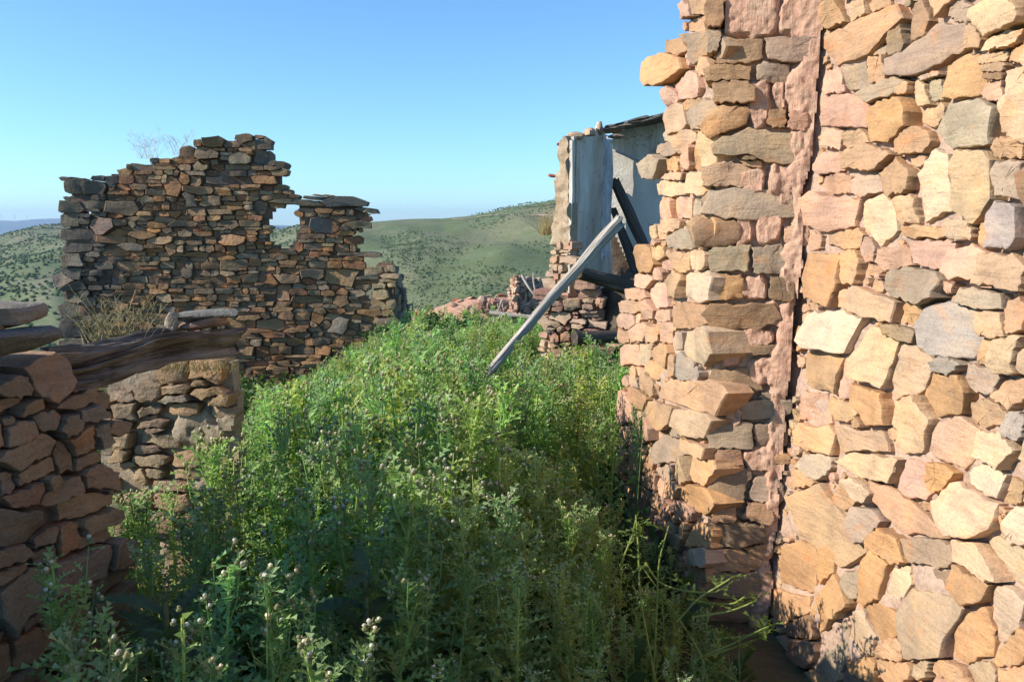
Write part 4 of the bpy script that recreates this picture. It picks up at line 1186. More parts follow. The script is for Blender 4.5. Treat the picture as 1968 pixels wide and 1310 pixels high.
# ------------------------------------------------------------------ terrain to the horizon
RX = [-2600, -900, 0, 30, 60, 90, 120, 200, 300, 420, 520, 600, 700, 760, 850, 900, 950, 1000, 1060, 1150, 1300, 1600, 2200, 4000]
RY = [470, 462, 455, 446, 438, 432, 430, 431, 434, 438, 439, 432, 424, 420, 418, 412, 403, 393, 383, 372, 356, 345, 360, 420]
def terrain(x, y):
    x = np.asarray(x, float); y = np.asarray(y, float)
    r = np.hypot(x, y) + 1e-6
    front = y > .25 * r
    px_ = np.where(front, CX + FPX * x / np.maximum(y, .2 * r), np.where(x < 0, -2600, 4000))
    ridge = np.interp(px_, RX, RY)
    s = np.clip((px_ - 250) / 450.0, 0, 1); s = s * s * (3 - 2 * s)
    rr = 1250 * (1 - s) + 760 * s                      # ridge distance
    cosaz = np.clip(y / r, .3, 1)
    zr = EYE + (430 - ridge) / FPX * rr * cosaz
    rb = 300.0
    zb = -42.0
    near = ground_z(x, y)
    t1 = np.clip((r - 17) / (rb - 17), 0, 1)
    z = near * (1 - t1) + zb * t1 - 1.6 * np.clip((r - 17) / 14, 0, 1) * (1 - t1)
    t2 = np.clip((r - rb) / (rr - rb), 0, 1)
    t2s = t2 ** 1.15
    z = np.where(r > rb, zb + (zr - zb) * t2s, z)
    z = np.where(r > rr, zr - (r - rr) * .12, z)
    amp = np.clip((r - 40) / 200, 0, 1) * (1 - .75 * np.exp(-((r - rr) / 90.0) ** 2))
    gul = -np.abs(fbm(x / 130.0 + y / 300.0, y / 300.0 - x / 500., 4.4, 3)) * 16 + 6
    gul2 = fbm(x / 45., y / 45., 2.2, 4) * 3.5
    z = z + amp * (gul * np.clip((r - 200) / 200, 0, 1) + gul2)
    bump = np.exp(-((r - 560) / 90) ** 2) * np.exp(-((px_ - 60) / 240) ** 2) * 13
    return z + bump * (px_ < 420)
azs = np.concatenate([np.linspace(-180, -50, 24, endpoint=False), np.linspace(-50, 55, 330, endpoint=False), np.linspace(55, 180, 24, endpoint=False)])
rads = np.concatenate([np.linspace(.4, 16, 46, endpoint=False), np.geomspace(16, 3200, 150)])
RR, AZ = np.meshgrid(rads, np.radians(azs), indexing='ij')
GX, GY = RR * np.sin(AZ), RR * np.cos(AZ)
GZ = terrain(GX, GY)
nr_, na_ = RR.shape
V = np.stack([GX, GY, GZ], -1).reshape(-1, 3)
ii = np.arange(nr_ * na_).reshape(nr_, na_)
q = np.stack([ii[:-1], np.roll(ii, -1, 1)[:-1], np.roll(ii, -1, 1)[1:], ii[1:]], -1).reshape(-1, 4)
V = np.concatenate([V, [[0, 0, float(terrain(0, 0))]]])
F = q.tolist() + [(len(V) - 1, int(ii[0, (k + 1) % na_]), int(ii[0, k])) for k in range(na_)]

gm, t, out = nt('scrubby_hillside')
geo = t.nodes.new('ShaderNodeNewGeometry')
P = geo.outputs['Position']
c = mix(t, ramp(t, noise(t, P, .012, 6, .6, .6), [(.4, 0.), (.62, 1.)]), (.135, .175, .08), (.205, .20, .115))
c = mix(t, ramp(t, noise(t, P, .03, 7, .65), [(.5, 0.), (.62, .8)]), c, (.13, .155, .06))
c = mix(t, ramp(t, noise(t, P, .008, 5, .6, .4), [(.58, 0.), (.68, .6)]), c, (.30, .25, .18))
c = mix(t, .8, c, ramp(t, noise(t, P, .35, 5, .7), [(.3, .6), (.55, 1.), (.75, 1.25)]), 'MULTIPLY')
ln = t.nodes.new('ShaderNodeVectorMath'); ln.operation = 'LENGTH'; t.links.new(P, ln.inputs[0])
nearf = ramp(t, mathn(t, 'DIVIDE', ln.outputs['Value'], 40.0), [(.3, 1.), (.6, 0.)])
soil = mix(t, ramp(t, noise(t, P, 2.5, 5, .6), [(.4, 0.), (.6, 1.)]), (.10, .085, .05), (.06, .085, .03))
c = mix(t, nearf, c, soil)
finish(t, out, c, [(noise(t, P, .5, 6, .7), .5, .6), (noise(t, P, 12, 4, .6), .4, .02)], .95, .1)
ground = tag(obj('ground', mesh('ground', V, F, gm)), kind='structure')

# far blue mountain beyond the valley
mx = np.linspace(-9000, 1500, 120)
V, F = [], []
for i, x_ in enumerate(mx):
    px_ = CX + FPX * x_ / 9500
    top = EYE + (430 - float(np.interp(px_, [-800, -200, 0, 40, 80, 120, 200, 320, 500, 700, 1200], [440, 428, 423, 424.5, 421, 420, 421, 424, 432, 436, 442]))) / FPX * 9500 + 3 * float(vnoise(x_ / 300, 0, 0))
    for j in range(9):
        g = j / 8
        V.append((x_, 9500 - 3500 * (1 - g) + 160 * float(vnoise(x_ / 400, g * 4, 1)) * (g < 1), -400 + (top + 400) * (g ** .8)))
for i in range(len(mx) - 1):
    for j in range(8):
        F.append((i * 9 + j, (i + 1) * 9 + j, (i + 1) * 9 + j + 1, i * 9 + j + 1))
M['mountain'] = plain_material('distant_forest', (.09, .11, .06), .95, .3, .002)
tag(wobj('mountain', V, F, M['mountain'], None, origin=(0, 9500, 0)), kind='structure')

# cart track across the hill
V = []
for k in range(70):
    f = k / 69
    a = np.interp(f, [0, .3, .6, 1], [870, 930, 985, 1075]); 
    rd = np.interp(f, [0, .4, .7, 1], [735, 700, 660, 640])
    az_ = math.atan((a - CX) / FPX)
    for dr in (-3.2, 3.2):
        x_, y_ = (rd + dr) * math.sin(az_), (rd + dr) * math.cos(az_)
        V.append((x_, y_, float(terrain(x_, y_)) + .55))
F = [(2 * k, 2 * k + 2, 2 * k + 3, 2 * k + 1) for k in range(69)]
M['track'] = plain_material('pale_track_earth', (.36, .29, .20), .95, .2, .3)
tag(wobj('dirt_track', V, F, M['track'], None), kind='structure')

# wind turbines on the far ridge
M['turbine'] = plain_material('white_paint', (.78, .78, .78), .5, .05, 1)
for i, (px_, hh) in enumerate(((3, 68), (29, 72), (52, 60))):
    b = at(px_, 425, 9300)
    tn = thing('wind_turbine', ['white wind turbine on the far blue ridge, at the very edge of the picture', 'middle white wind turbine of the three on the far blue ridge', 'white wind turbine on the far ridge, nearest the big ruined wall'][i], 'wind turbine', tuple(b), 'wind turbines on the far ridge')
    log('tower', b - np.array([0, 0, 10]), b + np.array([0, 0, hh]), 2.6, 1.6, M['turbine'], parent=tn, na=8, ns=2, rough=0, ragged=0)
    for k in range(3):
        an = .4 + i + k * 2 * math.pi / 3
        hub = b + np.array([0, -3, hh])
        log('blade', hub, hub + 34 * np.array([math.sin(an), 0, math.cos(an)]), 1.5, .5, M['turbine'], parent=tn, na=6, ns=2, rough=0, ragged=0)
# ------------------------------------------------------------------ vegetation
M['leaf'] = leaf_material('thistle_leaf', .45, .55, .3)
M['leaf_silver'] = leaf_material('silver_thistle_leaf', .12, .4, .5)
M['bush_leaf'] = leaf_material('bramble_leaf', .3, .5, .3)
M['straw'] = leaf_material('dry_straw', .25, .8, .1)
M['scrub'] = leaf_material('hill_scrub_leaf', .1, .9, .05)

class G:
    """collects triangles and quads with a colour each"""
    def __init__(s): s.v = []; s.f = []; s.t = []; s.n = 0
    def add(s, v, f, tint):
        v = np.asarray(v, float)
        s.v.append(v); s.f += [tuple(int(k) + s.n for k in q) for q in f]; s.t.append(np.tile(np.asarray(tint, float), (len(v), 1))); s.n += len(v)
    def arr(s): return np.concatenate(s.v), s.f, np.concatenate(s.t)
    def mesh(s, name, mat, smooth=True):
        v, f, t = s.arr()
        return mesh(name, v, f, mat, tint=t, smooth=smooth)

def frame(d, up=(0, 0, 1)):
    d = np.array(d, float); d /= np.linalg.norm(d)
    up = np.array(up, float)
    if abs(d @ up) > .97: up = np.array([1., 0, 0])
    y = np.cross(up, d); y /= np.linalg.norm(y)
    return np.stack([d, y, np.cross(d, y)], 0)        # rows: along, side, normal

def spiny_leaf(g, base, d, L, W, nl, droop, r, tint):
    """pinnate thistle leaf: a midrib strip with toothed lobes on both sides"""
    fr = frame(d)
    V, F = [], []
    for i in range(nl + 1):
        tt = i / nl
        V.append((L * tt, 0, L * (.18 * tt - droop * tt * tt)))
    n = nl + 1
    for sgn in (1, -1):
        for i in range(nl):
            tt = (i + .5) / nl
            w = W * (math.sin(math.pi * min(1, tt * .85 + .12)) ** .7) * r.uniform(.75, 1.2)
            k = len(V)
            V.append((L * (tt + .55 / nl), sgn * w, L * (.18 * tt - droop * tt * tt) + W * r.uniform(-.15, .45)))
            V.append((L * (tt + .05 / nl), sgn * w * .3, L * (.18 * tt - droop * tt * tt) + W * r.uniform(-.1, .2)))
            q = (i, k + 1, k) if sgn > 0 else (i, k, k + 1)
            F.append(q)
            F.append((i, k, i + 1) if sgn > 0 else (i, i + 1, k))
    k = len(V)
    V.append((L * 1.12, 0, L * (.18 - droop * 1.2)))
    F.append((nl, nl - 1, k))
    g.add(np.array(base) + np.array(V) @ fr, F, tint)

def broad_leaf(g, base, d, L, W, droop, r, tint):
    """one wide thistle leaf: an unbroken blade with a deeply waved, toothed margin and a paler midrib"""
    fr = frame(d)
    n = 16
    V, F = [], []
    for i in range(n + 1):
        t_ = i / n
        w = W * math.sin(math.pi * min(1, .12 + .88 * t_)) ** .8 * (1.0 if i % 2 else .5) * r.uniform(.8, 1.15) + .002
        x, z = L * t_, L * (.2 * t_ - droop * t_ * t_)
        lift = W * r.uniform(.1, .35)
        sh = .05 * L * (i % 2)
        V += [(x + sh, -w, z + lift), (x + sh * .4, -w * .5, z + lift * .35), (x, 0, z), (x + sh * .4, w * .5, z + lift * .35), (x + sh, w, z + lift * r.uniform(.7, 1.3))]
    for i in range(n):
        for k in range(4):
            a = i * 5 + k
            F.append((a, a + 1, a + 6, a + 5))
    g.add(np.array(base) + np.array(V) @ fr, F, tint)

def tube(g, pts, r0, r1, ns, tint):
    pts = np.array(pts, float)
    n = len(pts)
    V = []
    for i in range(n):
        d = pts[min(i + 1, n - 1)] - pts[max(i - 1, 0)]
        fr = frame(d)
        rr = r0 + (r1 - r0) * i / (n - 1)
        for k in range(ns):
            a = 2 * math.pi * k / ns
            V.append(pts[i] + rr * (math.cos(a) * fr[1] + math.sin(a) * fr[2]))
    F = [(i * ns + k, i * ns + (k + 1) % ns, (i + 1) * ns + (k + 1) % ns, (i + 1) * ns + k) for i in range(n - 1) for k in range(ns)]
    g.add(V, F, tint)

def flower(g, p, d, s, r, fluff, hi):
    fr = frame(d)
    n = 6 if hi else 5
    V, F = [], []
    prof = [(0, .25), (.35, .85), (.9, .9), (1.35, .45)] if hi else [(0, .3), (.6, 1.0), (1.3, .45)]
    for z, w in prof:
        for k in range(n):
            a = 2 * math.pi * k / n
            V.append((z * s, w * s * math.cos(a), w * s * math.sin(a)))
    for i in range(len(prof) - 1):
        for k in range(n):
            F.append((i * n + k, i * n + (k + 1) % n, (i + 1) * n + (k + 1) % n, (i + 1) * n + k))
    g.add(np.array(p) + np.array(V) @ fr, F, (.26, .27, .14))
    V, F = [], []
    for z, w in ((1.2, .5), (1.7, .7), (2.1, .45)):
        for k in range(n):
            a = 2 * math.pi * k / n + z
            q_ = w * r.uniform(.75, 1.15)
            V.append((z * s, q_ * s * math.cos(a), q_ * s * math.sin(a)))
    for i in range(2):
        for k in range(n):
            F.append((i * n + k, i * n + (k + 1) % n, (i + 1) * n + (k + 1) % n, (i + 1) * n + k))
    F.append(tuple(range(2 * n, 3 * n)))
    g.add(np.array(p) + np.array(V) @ fr, F, fluff)
    if hi:   # spiny bracts
        V, F = [], []
        for k in range(7):
            a = 2 * math.pi * k / 7 + r.random()
            z = r.uniform(.2, .9) * s
            V += [(z, .8 * s * math.cos(a), .8 * s * math.sin(a)), (z + .2 * s, .8 * s * math.cos(a + .4), .8 * s * math.sin(a + .4)), (z + .7 * s, 1.7 * s * math.cos(a + .2), 1.7 * s * math.sin(a + .2))]
            F.append((3 * k, 3 * k + 1, 3 * k + 2))
        g.add(np.array(p) + np.array(V) @ fr, F, (.30, .33, .14))

def thistle(seed, h, hi=True, white=False, single=False):
    r = random.Random(seed)
    st, lf, fl = G(), G(), G()
    heads = []
    gt = np.array([.30, .43, .185]) * r.uniform(.85, 1.15) * np.array([r.uniform(.85, 1.2), 1, r.uniform(.85, 1.2)])
    bx, by = r.uniform(-.12, .12) * h, r.uniform(-.12, .12) * h
    cur = lambda t_: np.array([bx * t_ * t_, by * t_ * t_, h * t_])
    ns = 4 if hi else 3
    tube(st, [cur(k / 7) for k in range(8)], .0075, .004, ns, gt * np.array([1.45, 1.4, 1.2]))
    if hi:   # spiny wings down the stem
        V, F = [], []
        for k in range(46):
            t_ = k / 46 + .01
            p = cur(t_); a = (k % 4) * math.pi / 2 + k * .12
            o_ = np.array([math.cos(a), math.sin(a), 0])
            V += [p, p + (0, 0, .022), p + o_ * r.uniform(.014, .028) + np.array([0, 0, r.uniform(-.004, .02)])]
            F.append((3 * k, 3 * k + 1, 3 * k + 2))
        lf.add(V, F, gt * 1.1)
    nlv = int((36 if hi else 22) * h / .85)
    for k in range(nlv):
        t_ = .04 + .92 * k / nlv
        a = k * 2.4 + r.uniform(-.4, .4)
        L = (.125 * (1 - t_) ** .8 + .05) * r.uniform(.75, 1.25) * (h / .85) ** .5
        el = r.uniform(.45, 1.1)
        spiny_leaf(lf, cur(t_), (math.cos(a) * math.cos(el), math.sin(a) * math.cos(el), math.sin(el)), L, L * r.uniform(.17, .25), 6 if hi else 3, r.uniform(.25, .7), r, gt * r.uniform(.85, 1.2))
    fluff0 = (.72, .67, .58) if white else (.56, .54, .40)
    nb = r.randint(4, 7)
    tips = [(cur(1.0), np.array([bx, by, h]))]
    for k in range(nb):
        t_ = r.uniform(.5, .95)
        a = k * 2.1 + r.random()
        L = (1.02 - t_) * h * r.uniform(.5, .9) + .05
        p0 = cur(t_)
        d = np.array([math.cos(a) * .3, math.sin(a) * .3, 1.0])
        p1 = p0 + d / np.linalg.norm(d) * L
        mid = (p0 + p1) / 2 + np.array([math.cos(a), math.sin(a), -.3]) * L * .08
        tube(st, [p0, mid, p1], .003, .002, 3, gt * 1.15)
        tips.append((p1, d))
        for j in range(3 + int(L / .035)):
            f = r.uniform(.15, 1)
            q = p0 * (1 - f) + p1 * f
            b = r.uniform(0, 6.3)
            LL = r.uniform(.03, .065)
            spiny_leaf(lf, q, (math.cos(b), math.sin(b), r.uniform(.3, 1.2)), LL, LL * .28, 3 if hi else 2, r.uniform(.1, .5), r, gt * r.uniform(.9, 1.3))
    for p, d in tips:
        for j in range(r.randint(2, 3) if hi else r.randint(1, 2)):
            dd = np.array(d) / np.linalg.norm(d) + np.array([r.uniform(-.6, .6), r.uniform(-.6, .6), r.uniform(-.1, .3)])
            q = p + np.array([r.uniform(-.018, .018), r.uniform(-.018, .018), r.uniform(-.03, .012)])
            if single:
                fl = G(); heads.append((fl, q))
            flower(fl, q - (q if single else 0), dd, (r.uniform(.007, .0095) if white else r.uniform(.005, .0078)), r, np.array(fluff0 if not single or r.random() < .6 else (.40, .38, .22)) * r.uniform(.8, 1.15), hi)
    return (st, lf, heads) if single else (st, lf, fl)

def in_field(x, y):
    """where the lane is overgrown, kept clear of the walls"""
    if y < 1.05 or y > 13.6: return False
    # right: house wall, pillar, then open until the plastered ruin
    if y < 3.55:
        if x > .62 + .06 * y: return False
    elif y < 5.1:
        if x > CXU + (y - 3.58) * math.tan(DIR) - .07: return False
    elif y < 7.5:
        if x > 1.5: return False
    elif y < 11:
        if x > .12 - (y - 7.5) * .02: return False
    elif x > .9: return False
    # left: near wall, doorway, jamb, then open to the big ruin
    if y < 2.66:
        xl = pN[0] - (3.0 * SC - y) * math.tan(NDIR)
        if x < xl + .12: return False
    elif y < 3.28:
        if x < -2.0: return False
    elif y < 3.8:
        if x < pJ1[0] + .1: return False
    elif y < 11:
        if x < -4.6: return False
    else:
        if x < pC[0] - 1.2 or y > 13.6: return False
        if x < -1.6 and y < 12: return False
        if y > 13 and x < -1.6: return False
    return True
rgV = random.Random(101)
def dens(y): return 46 if y < 2.6 else 58 if y < 4.5 else 50 if y < 7.5 else 40
spots = []
for y0 in np.arange(1.0, 13.6, .5):
    area = 7.0 * .5
    for _ in range(int(dens(y0 + .25) * area)):
        x, y = rgV.uniform(-4.8, 2.2), rgV.uniform(y0, y0 + .5)
        if not in_field(x, y): continue
        # inside the view, with a margin
        if abs(x) / y > .78: continue
        if float(fbm(x * 1.1, y * 1.1, 5.5, 2)) < -.75: continue
        spots.append((x, y))
spots.sort(key=lambda s: s[1])
def plant_h(x, y, r):
    cap = at(CX + FPX * x / y * .99, float(np.interp(CX + FPX * x / y * .99, [100, 215, 300, 480, 500, 600, 700, 740, 760], [960, 930, 895, 800, 772, 722, 668, 632, 560])) + r.uniform(-14, 26), y)[2] - float(terrain(x, y)) if y > 3.75 else 9
    h = .84 + .14 * float(fbm(x * .9, y * .9, 9.1, 2)) + r.gauss(0, .12)
    if y < 2.4 and x < .35: h = h * r.uniform(.55, .85)
    elif y < 2.2: h = h * .86
    if y < 1.7: h = min(h, .68)
    if 2.1 < y < 3.5 and x < -.65: h *= .86
    if y > 8.5: h *= .88
    if y < 4.2 and x > -.3: h *= 1 - .70 * min(1, (x + .3) / .95)
    elif y < 5 and x > .4: h *= .85
    return min(max(.22, h), max(cap, .12))
NV_ = 9
protos = []
for k in range(NV_):
    s_, l_, f_ = thistle(500 + k, .80, True, k % 3 == 0)
    protos.append((s_.mesh('stem', M['leaf']), l_.mesh('foliage', M['leaf'], False), f_.mesh('flower_heads', M['straw'])))
lows = []
for k in range(8):
    s_, l_, f_ = thistle(700 + k, .80, False)
    lows.append([a.arr() for a in (s_, l_, f_)])
def plant_thistle(x, y, h, k, label, group, rz=None, lean=0.05):
    z = float(terrain(x, y)) - .01
    o = thing('thistle_plant', label, 'thistle', (x, y, z), group)
    o.scale = (h / .8 * 1.0,) * 3
    o.rotation_euler = (rgV.gauss(0, lean), rgV.gauss(0, lean), rgV.uniform(0, 6.28) if rz is None else rz)
    for nm, m_ in zip(('stem', 'foliage', 'flower_heads'), protos[k]):
        c = bpy.data.objects.new(nm, m_); COL.objects.link(c); c.parent = o
        if nm != 'stem': c['kind'] = 'stuff'
    return o
def hero_thistle(x, y, h, seed, label):
    o = thing('thistle_plant', label, 'thistle', (x, y, float(terrain(x, y)) - .01))
    s_, l_, heads = thistle(seed, h, True, True, True)
    obj('stem', s_.mesh('stem', M['leaf']), o)
    obj('foliage', l_.mesh('foliage', M['leaf'], False), o)['kind'] = 'stuff'
    for g, q in heads:
        obj('flower_head', g.mesh('flower_head', M['straw']), o, wloc(o) + q)
    return o
# the tall white-tipped thistles that catch the sun in front
HERO = [(404, 1098, 1.95, .93, 'tallest white-tipped spiny thistle standing in the sun, right of the doorway foreground'),
        (520, 1138, 1.95, .86, 'sunlit white-tipped thistle just right of the tallest spiny one'),
        (562, 1152, 1.98, .84, 'white-tipped thistle, third along from the tallest spiny one'),
        (650, 1215, 1.8, .8, 'lone pale-headed thistle low in the shade, bottom centre of the lane'),
        (340, 1212, 1.75, .78, 'shaded white-headed thistle left of the tallest sunlit one'),
        (112, 1055, 2.1, .97, 'dark thistle with white heads against the shaded near wall'),
        (195, 1285, 1.6, .72, 'low white-budded thistle at the foot of the near wall')]
for i, (px_, py_, Y, h, lb) in enumerate(HERO):
    p = at(px_, py_, Y)
    zz = float(terrain(p[0], Y))
    hero_thistle(p[0], Y, p[2] - zz, 900 + i, lb)
def zone(x, y):
    if y < 1.95: return 'spiny green thistle in the shaded front rank at the bottom of the picture', 'thistles in the shaded front rank'
    if x > .25: return 'spiny green thistle among those along the foot of the stone pillar', 'thistles along the pillar foot'
    if x < -.7: return 'spiny green thistle among those growing before the low door jamb', 'thistles before the door jamb'
    return 'tall spiny green thistle in the dense crowd at the middle of the lane', 'thistles crowding the lane'
nind = 0
FV, FF, FT, nF = [], [], [], 0
pools = [[[], [], [], 0] for _ in range(3)]
for i, (x, y) in enumerate(spots):
    h = plant_h(x, y, rgV)
    if any(abs(x - at(q[0], q[1], q[2])[0]) < .06 and y < q[2] for q in HERO): continue
    if nind < 270:
        plant_thistle(x, y, h, rgV.choice([1, 2, 4, 5, 7, 8, 1, 2, 4, 5, 7, 8, 0, 3]), *zone(x, y))
        nind += 1
        continue
    z = float(terrain(x, y)) - .01
    a = rgV.uniform(0, 6.28); c_, s__ = math.cos(a), math.sin(a)
    lx, ly = rgV.gauss(0, .06), rgV.gauss(0, .06)
    sc = h / .8
    Rm = np.array([[c_, -s__, 0], [s__, c_, 0], [0, 0, 1]])
    tk = rgV.uniform(.85, 1.2) * np.array([rgV.uniform(.9, 1.2), 1, rgV.uniform(.85, 1.1)])
    for pool, (v, f, t_) in zip(pools, rgV.choice(lows)):
        w = (v * sc) @ Rm.T
        w[:, 0] += w[:, 2] * lx; w[:, 1] += w[:, 2] * ly
        w += (x, y, z)
        n0 = pool[3]
        pool[0].append(w); pool[1].extend([tuple(k + n0 for k in q) for q in f]); pool[2].append(t_ * tk); pool[3] += len(w)
print('thistles', len(spots), 'tris', [len(p[1]) for p in pools])
mass = thing('thistle_growth', 'dense stand of green thistles with pale heads filling the middle and far lane', 'thistles', (0, 7, -.3), kind='stuff')
for pool, nm, mt in zip(pools, ('stems', 'foliage', 'flower_heads'), ('leaf', 'leaf', 'straw')):
    o = wobj(nm, np.concatenate(pool[0]), pool[1], M[mt], mass, tint=np.concatenate(pool[2]), smooth=nm != 'foliage')
    o['kind'] = 'stuff'

# low leaves and grass on the ground
ug = G()
for _ in range(2600):
    x, y = rgV.uniform(-4.5, 2.0), 1.0 + 12.4 * rgV.random() ** 1.4
    if not in_field(x, y) or abs(x) / y > .8: continue
    z = float(terrain(x, y))
    tnt = np.array([.085, .14, .04]) * rgV.uniform(.7, 1.3)
    for k in range(4):
        a = rgV.uniform(0, 6.28); e = rgV.uniform(.3, 1.3)
        L = rgV.uniform(.12, .34)
        spiny_leaf(ug, (x, y, z), (math.cos(a) * math.cos(e), math.sin(a) * math.cos(e), math.sin(e)), L, L * .17, 3, rgV.uniform(.2, .6), rgV, tnt)
tag(obj('weed_undergrowth', ug.mesh('weed_undergrowth', M['leaf'], False)), 'low leafy weeds and grass under the thistles', 'weeds', kind='stuff')

# big silvery thistles with broad leaves
def broad_thistle(px_, py_, Y, size, label, nleaf, seed):
    p = at(px_, py_, Y); z = float(terrain(p[0], Y))
    r = random.Random(seed)
    o = thing('broad_leaved_thistle', label, 'thistle', (p[0], Y, z))
    hh = p[2] - z
    g = G(); tube(g, [(0, 0, 0), (0, 0, hh * .9)], .014, .008, 6, (.16, .2, .11))
    obj('stem', g.mesh('stem', M['leaf_silver']), o)
    for k in range(nleaf):
        a = k * 2.4 + r.uniform(-.3, .3); e = r.uniform(.25, 1.0)
        L = size * r.uniform(.7, 1.15)
        g = G()
        broad_leaf(g, (0, 0, hh * (.25 + .65 * k / nleaf)), (math.cos(a) * math.cos(e), math.sin(a) * math.cos(e), math.sin(e)), L, L * .24, r.uniform(.35, .8), r, np.array([.13, .185, .10]) * r.uniform(.85, 1.15))
        obj('leaf', g.mesh('leaf', M['leaf'], False), o)
broad_thistle(700, 1045, 2.35, .19, 'broad silvery grey thistle with wide jagged leaves, centre foreground', 16, 3)
broad_thistle(312, 1085, 2.2, .19, 'dark broad-leaved thistle in shade before the doorway', 14, 4)

# dead stalks and thin grass among the green
ds = G()
for _ in range(420):
    x, y = rgV.uniform(-4, 1.6), rgV.uniform(1.6, 12.5)
    if not in_field(x, y) or abs(x) / y > .7: continue
    h = plant_h(x, y, rgV) * rgV.uniform(.7, 1.12)
    z = float(terrain(x, y)); a = rgV.uniform(0, 6.28); ln = rgV.uniform(.03, .22) * h
    p = np.array([x, y, z]); e = p + (math.cos(a) * ln, math.sin(a) * ln, h)
    c_ = np.array([.36, .30, .16]) * rgV.uniform(.7, 1.3) if rgV.random() < .5 else np.array([.20, .27, .10]) * rgV.uniform(.8, 1.2)
    tube(ds, [p, (p + e) / 2 + (0, 0, .1 * h), e], .0028, .0012, 3, c_)
    for k in range(rgV.randint(0, 5)):
        q = p * .35 + e * .65 + (e - p) * rgV.uniform(-.1, .35)
        b = rgV.uniform(0, 6.28); l2 = rgV.uniform(.04, .11)
        tube(ds, [q, q + (math.cos(b) * l2 * .5, math.sin(b) * l2 * .5, l2 * .6), q + (math.cos(b) * l2 * .7, math.sin(b) * l2 * .7, l2 * 1.2)], .0016, .0009, 3, c_)
tag(obj('dry_stalks', ds.mesh('dry_stalks', M['straw'])), 'thin dry stalks and grass stems scattered through the thistles', 'stalks', kind='stuff')

# mustard-like weed with long thin curved pods at the pillar foot
g = G(); gl = G()
wp = at(1330, 1235, 2.75); wz = float(terrain(wp[0], 2.75))
weed = thing('pod_weed', 'sprawling green weed with long thin curved pods at the pillar foot', 'weed', (wp[0], 2.75, wz))
r = random.Random(9)
def curve_px(pts): return [at(x, y, Y) for x, y, Y in pts]
CUR = [[(1300,1195,2.7),(1340,1150,2.7),(1390,1120,2.68),(1408,1108,2.66)],[(1330,1185,2.72),(1400,1175,2.7),(1440,1160,2.68),(1455,1150,2.66)],[(1340,1265,2.7),(1400,1240,2.66),(1450,1215,2.62),(1478,1202,2.6)],
       [(1345,1265,2.7),(1420,1240,2.68),(1470,1222,2.64),(1488,1202,2.6)],[(1240,1080,2.8),(1265,1120,2.78),(1310,1135,2.74),(1375,1140,2.7),(1404,1120,2.68)],[(1380,1225,2.7),(1410,1225,2.68),(1450,1218,2.66)],
       [(1320,1150,2.74),(1370,1160,2.72),(1410,1160,2.7),(1432,1145,2.68)],[(1260,1310,2.6),(1230,1150,2.7),(1226,1040,2.75),(1222,990,2.78)],[(1255,1310,2.7),(1262,1180,2.7),(1265,1080,2.7),(1285,1010,2.7)],[(1360,1310,2.6),(1350,1260,2.68),(1300,1180,2.72),(1235,1090,2.75)],
       [(1190,1090,2.9),(1215,1030,2.9),(1222,995,2.9)],[(1350,1310,2.6),(1353,1275,2.66),(1380,1290,2.6),(1420,1310,2.55)]]
for cpts in CUR:
    P3 = np.array(curve_px(cpts)) - (wp[0], 2.75, wz)
    tt = np.linspace(0, len(P3) - 1, 14)
    pts = np.stack([np.interp(tt, range(len(P3)), P3[:, k]) for k in range(3)], 1)
    pts[1:-1] = (pts[:-2] + 2 * pts[1:-1] + pts[2:]) / 4
    tube(g, pts, .0042, .0022, 5, (.36, .40, .12))
for _ in range(150):
    cpts = r.choice(CUR); P3 = np.array(curve_px(cpts)) - (wp[0], 2.75, wz)
    k = r.randrange(len(P3) - 1); f = r.random()
    b = P3[k] * (1 - f) + P3[k + 1] * f
    L = r.uniform(.03, .08)
    spiny_leaf(gl, b, (r.uniform(-1, 1), r.uniform(-1, 1), r.uniform(-.2, .9)), L, L * .22, 3, .3, r, np.array([.12, .18, .05]) * r.uniform(.8, 1.2))
obj('stems', g.mesh('stems', M['leaf']), weed)
obj('foliage', gl.mesh('foliage', M['leaf'], False), weed)

# bushes and dry plants
def leafy(g, n, c, rad, r, tint, ls, shell=.55):
    for _ in range(n):
        d = np.array([r.gauss(0, 1), r.gauss(0, 1), r.gauss(0, 1)]); d /= np.linalg.norm(d)
        rr = shell + (1 - shell) * r.random()
        lob = 1 + .35 * float(vnoise(d[0] * 2.2 + rad[0] * 7, d[1] * 2.2, d[2] * 2.2 + 4))
        p = np.array(c) + d * rr * lob * np.array(rad)
        n_ = d + np.array([r.gauss(0, .6), r.gauss(0, .6), r.gauss(0, .6)])
        fr = frame(n_)
        s = ls * r.uniform(.6, 1.3)
        a = r.uniform(0, 6.28)
        e1 = math.cos(a) * fr[1] + math.sin(a) * fr[2]; e2 = -math.sin(a) * fr[1] + math.cos(a) * fr[2]
        V = [p - e1 * s, p + e2 * s * .55 + fr[0] * s * .15, p + e1 * s, p - e2 * s * .55 + fr[0] * s * .15]
        g.add(V, [(0, 1, 2), (0, 2, 3)], np.array(tint) * r.uniform(.75, 1.3))

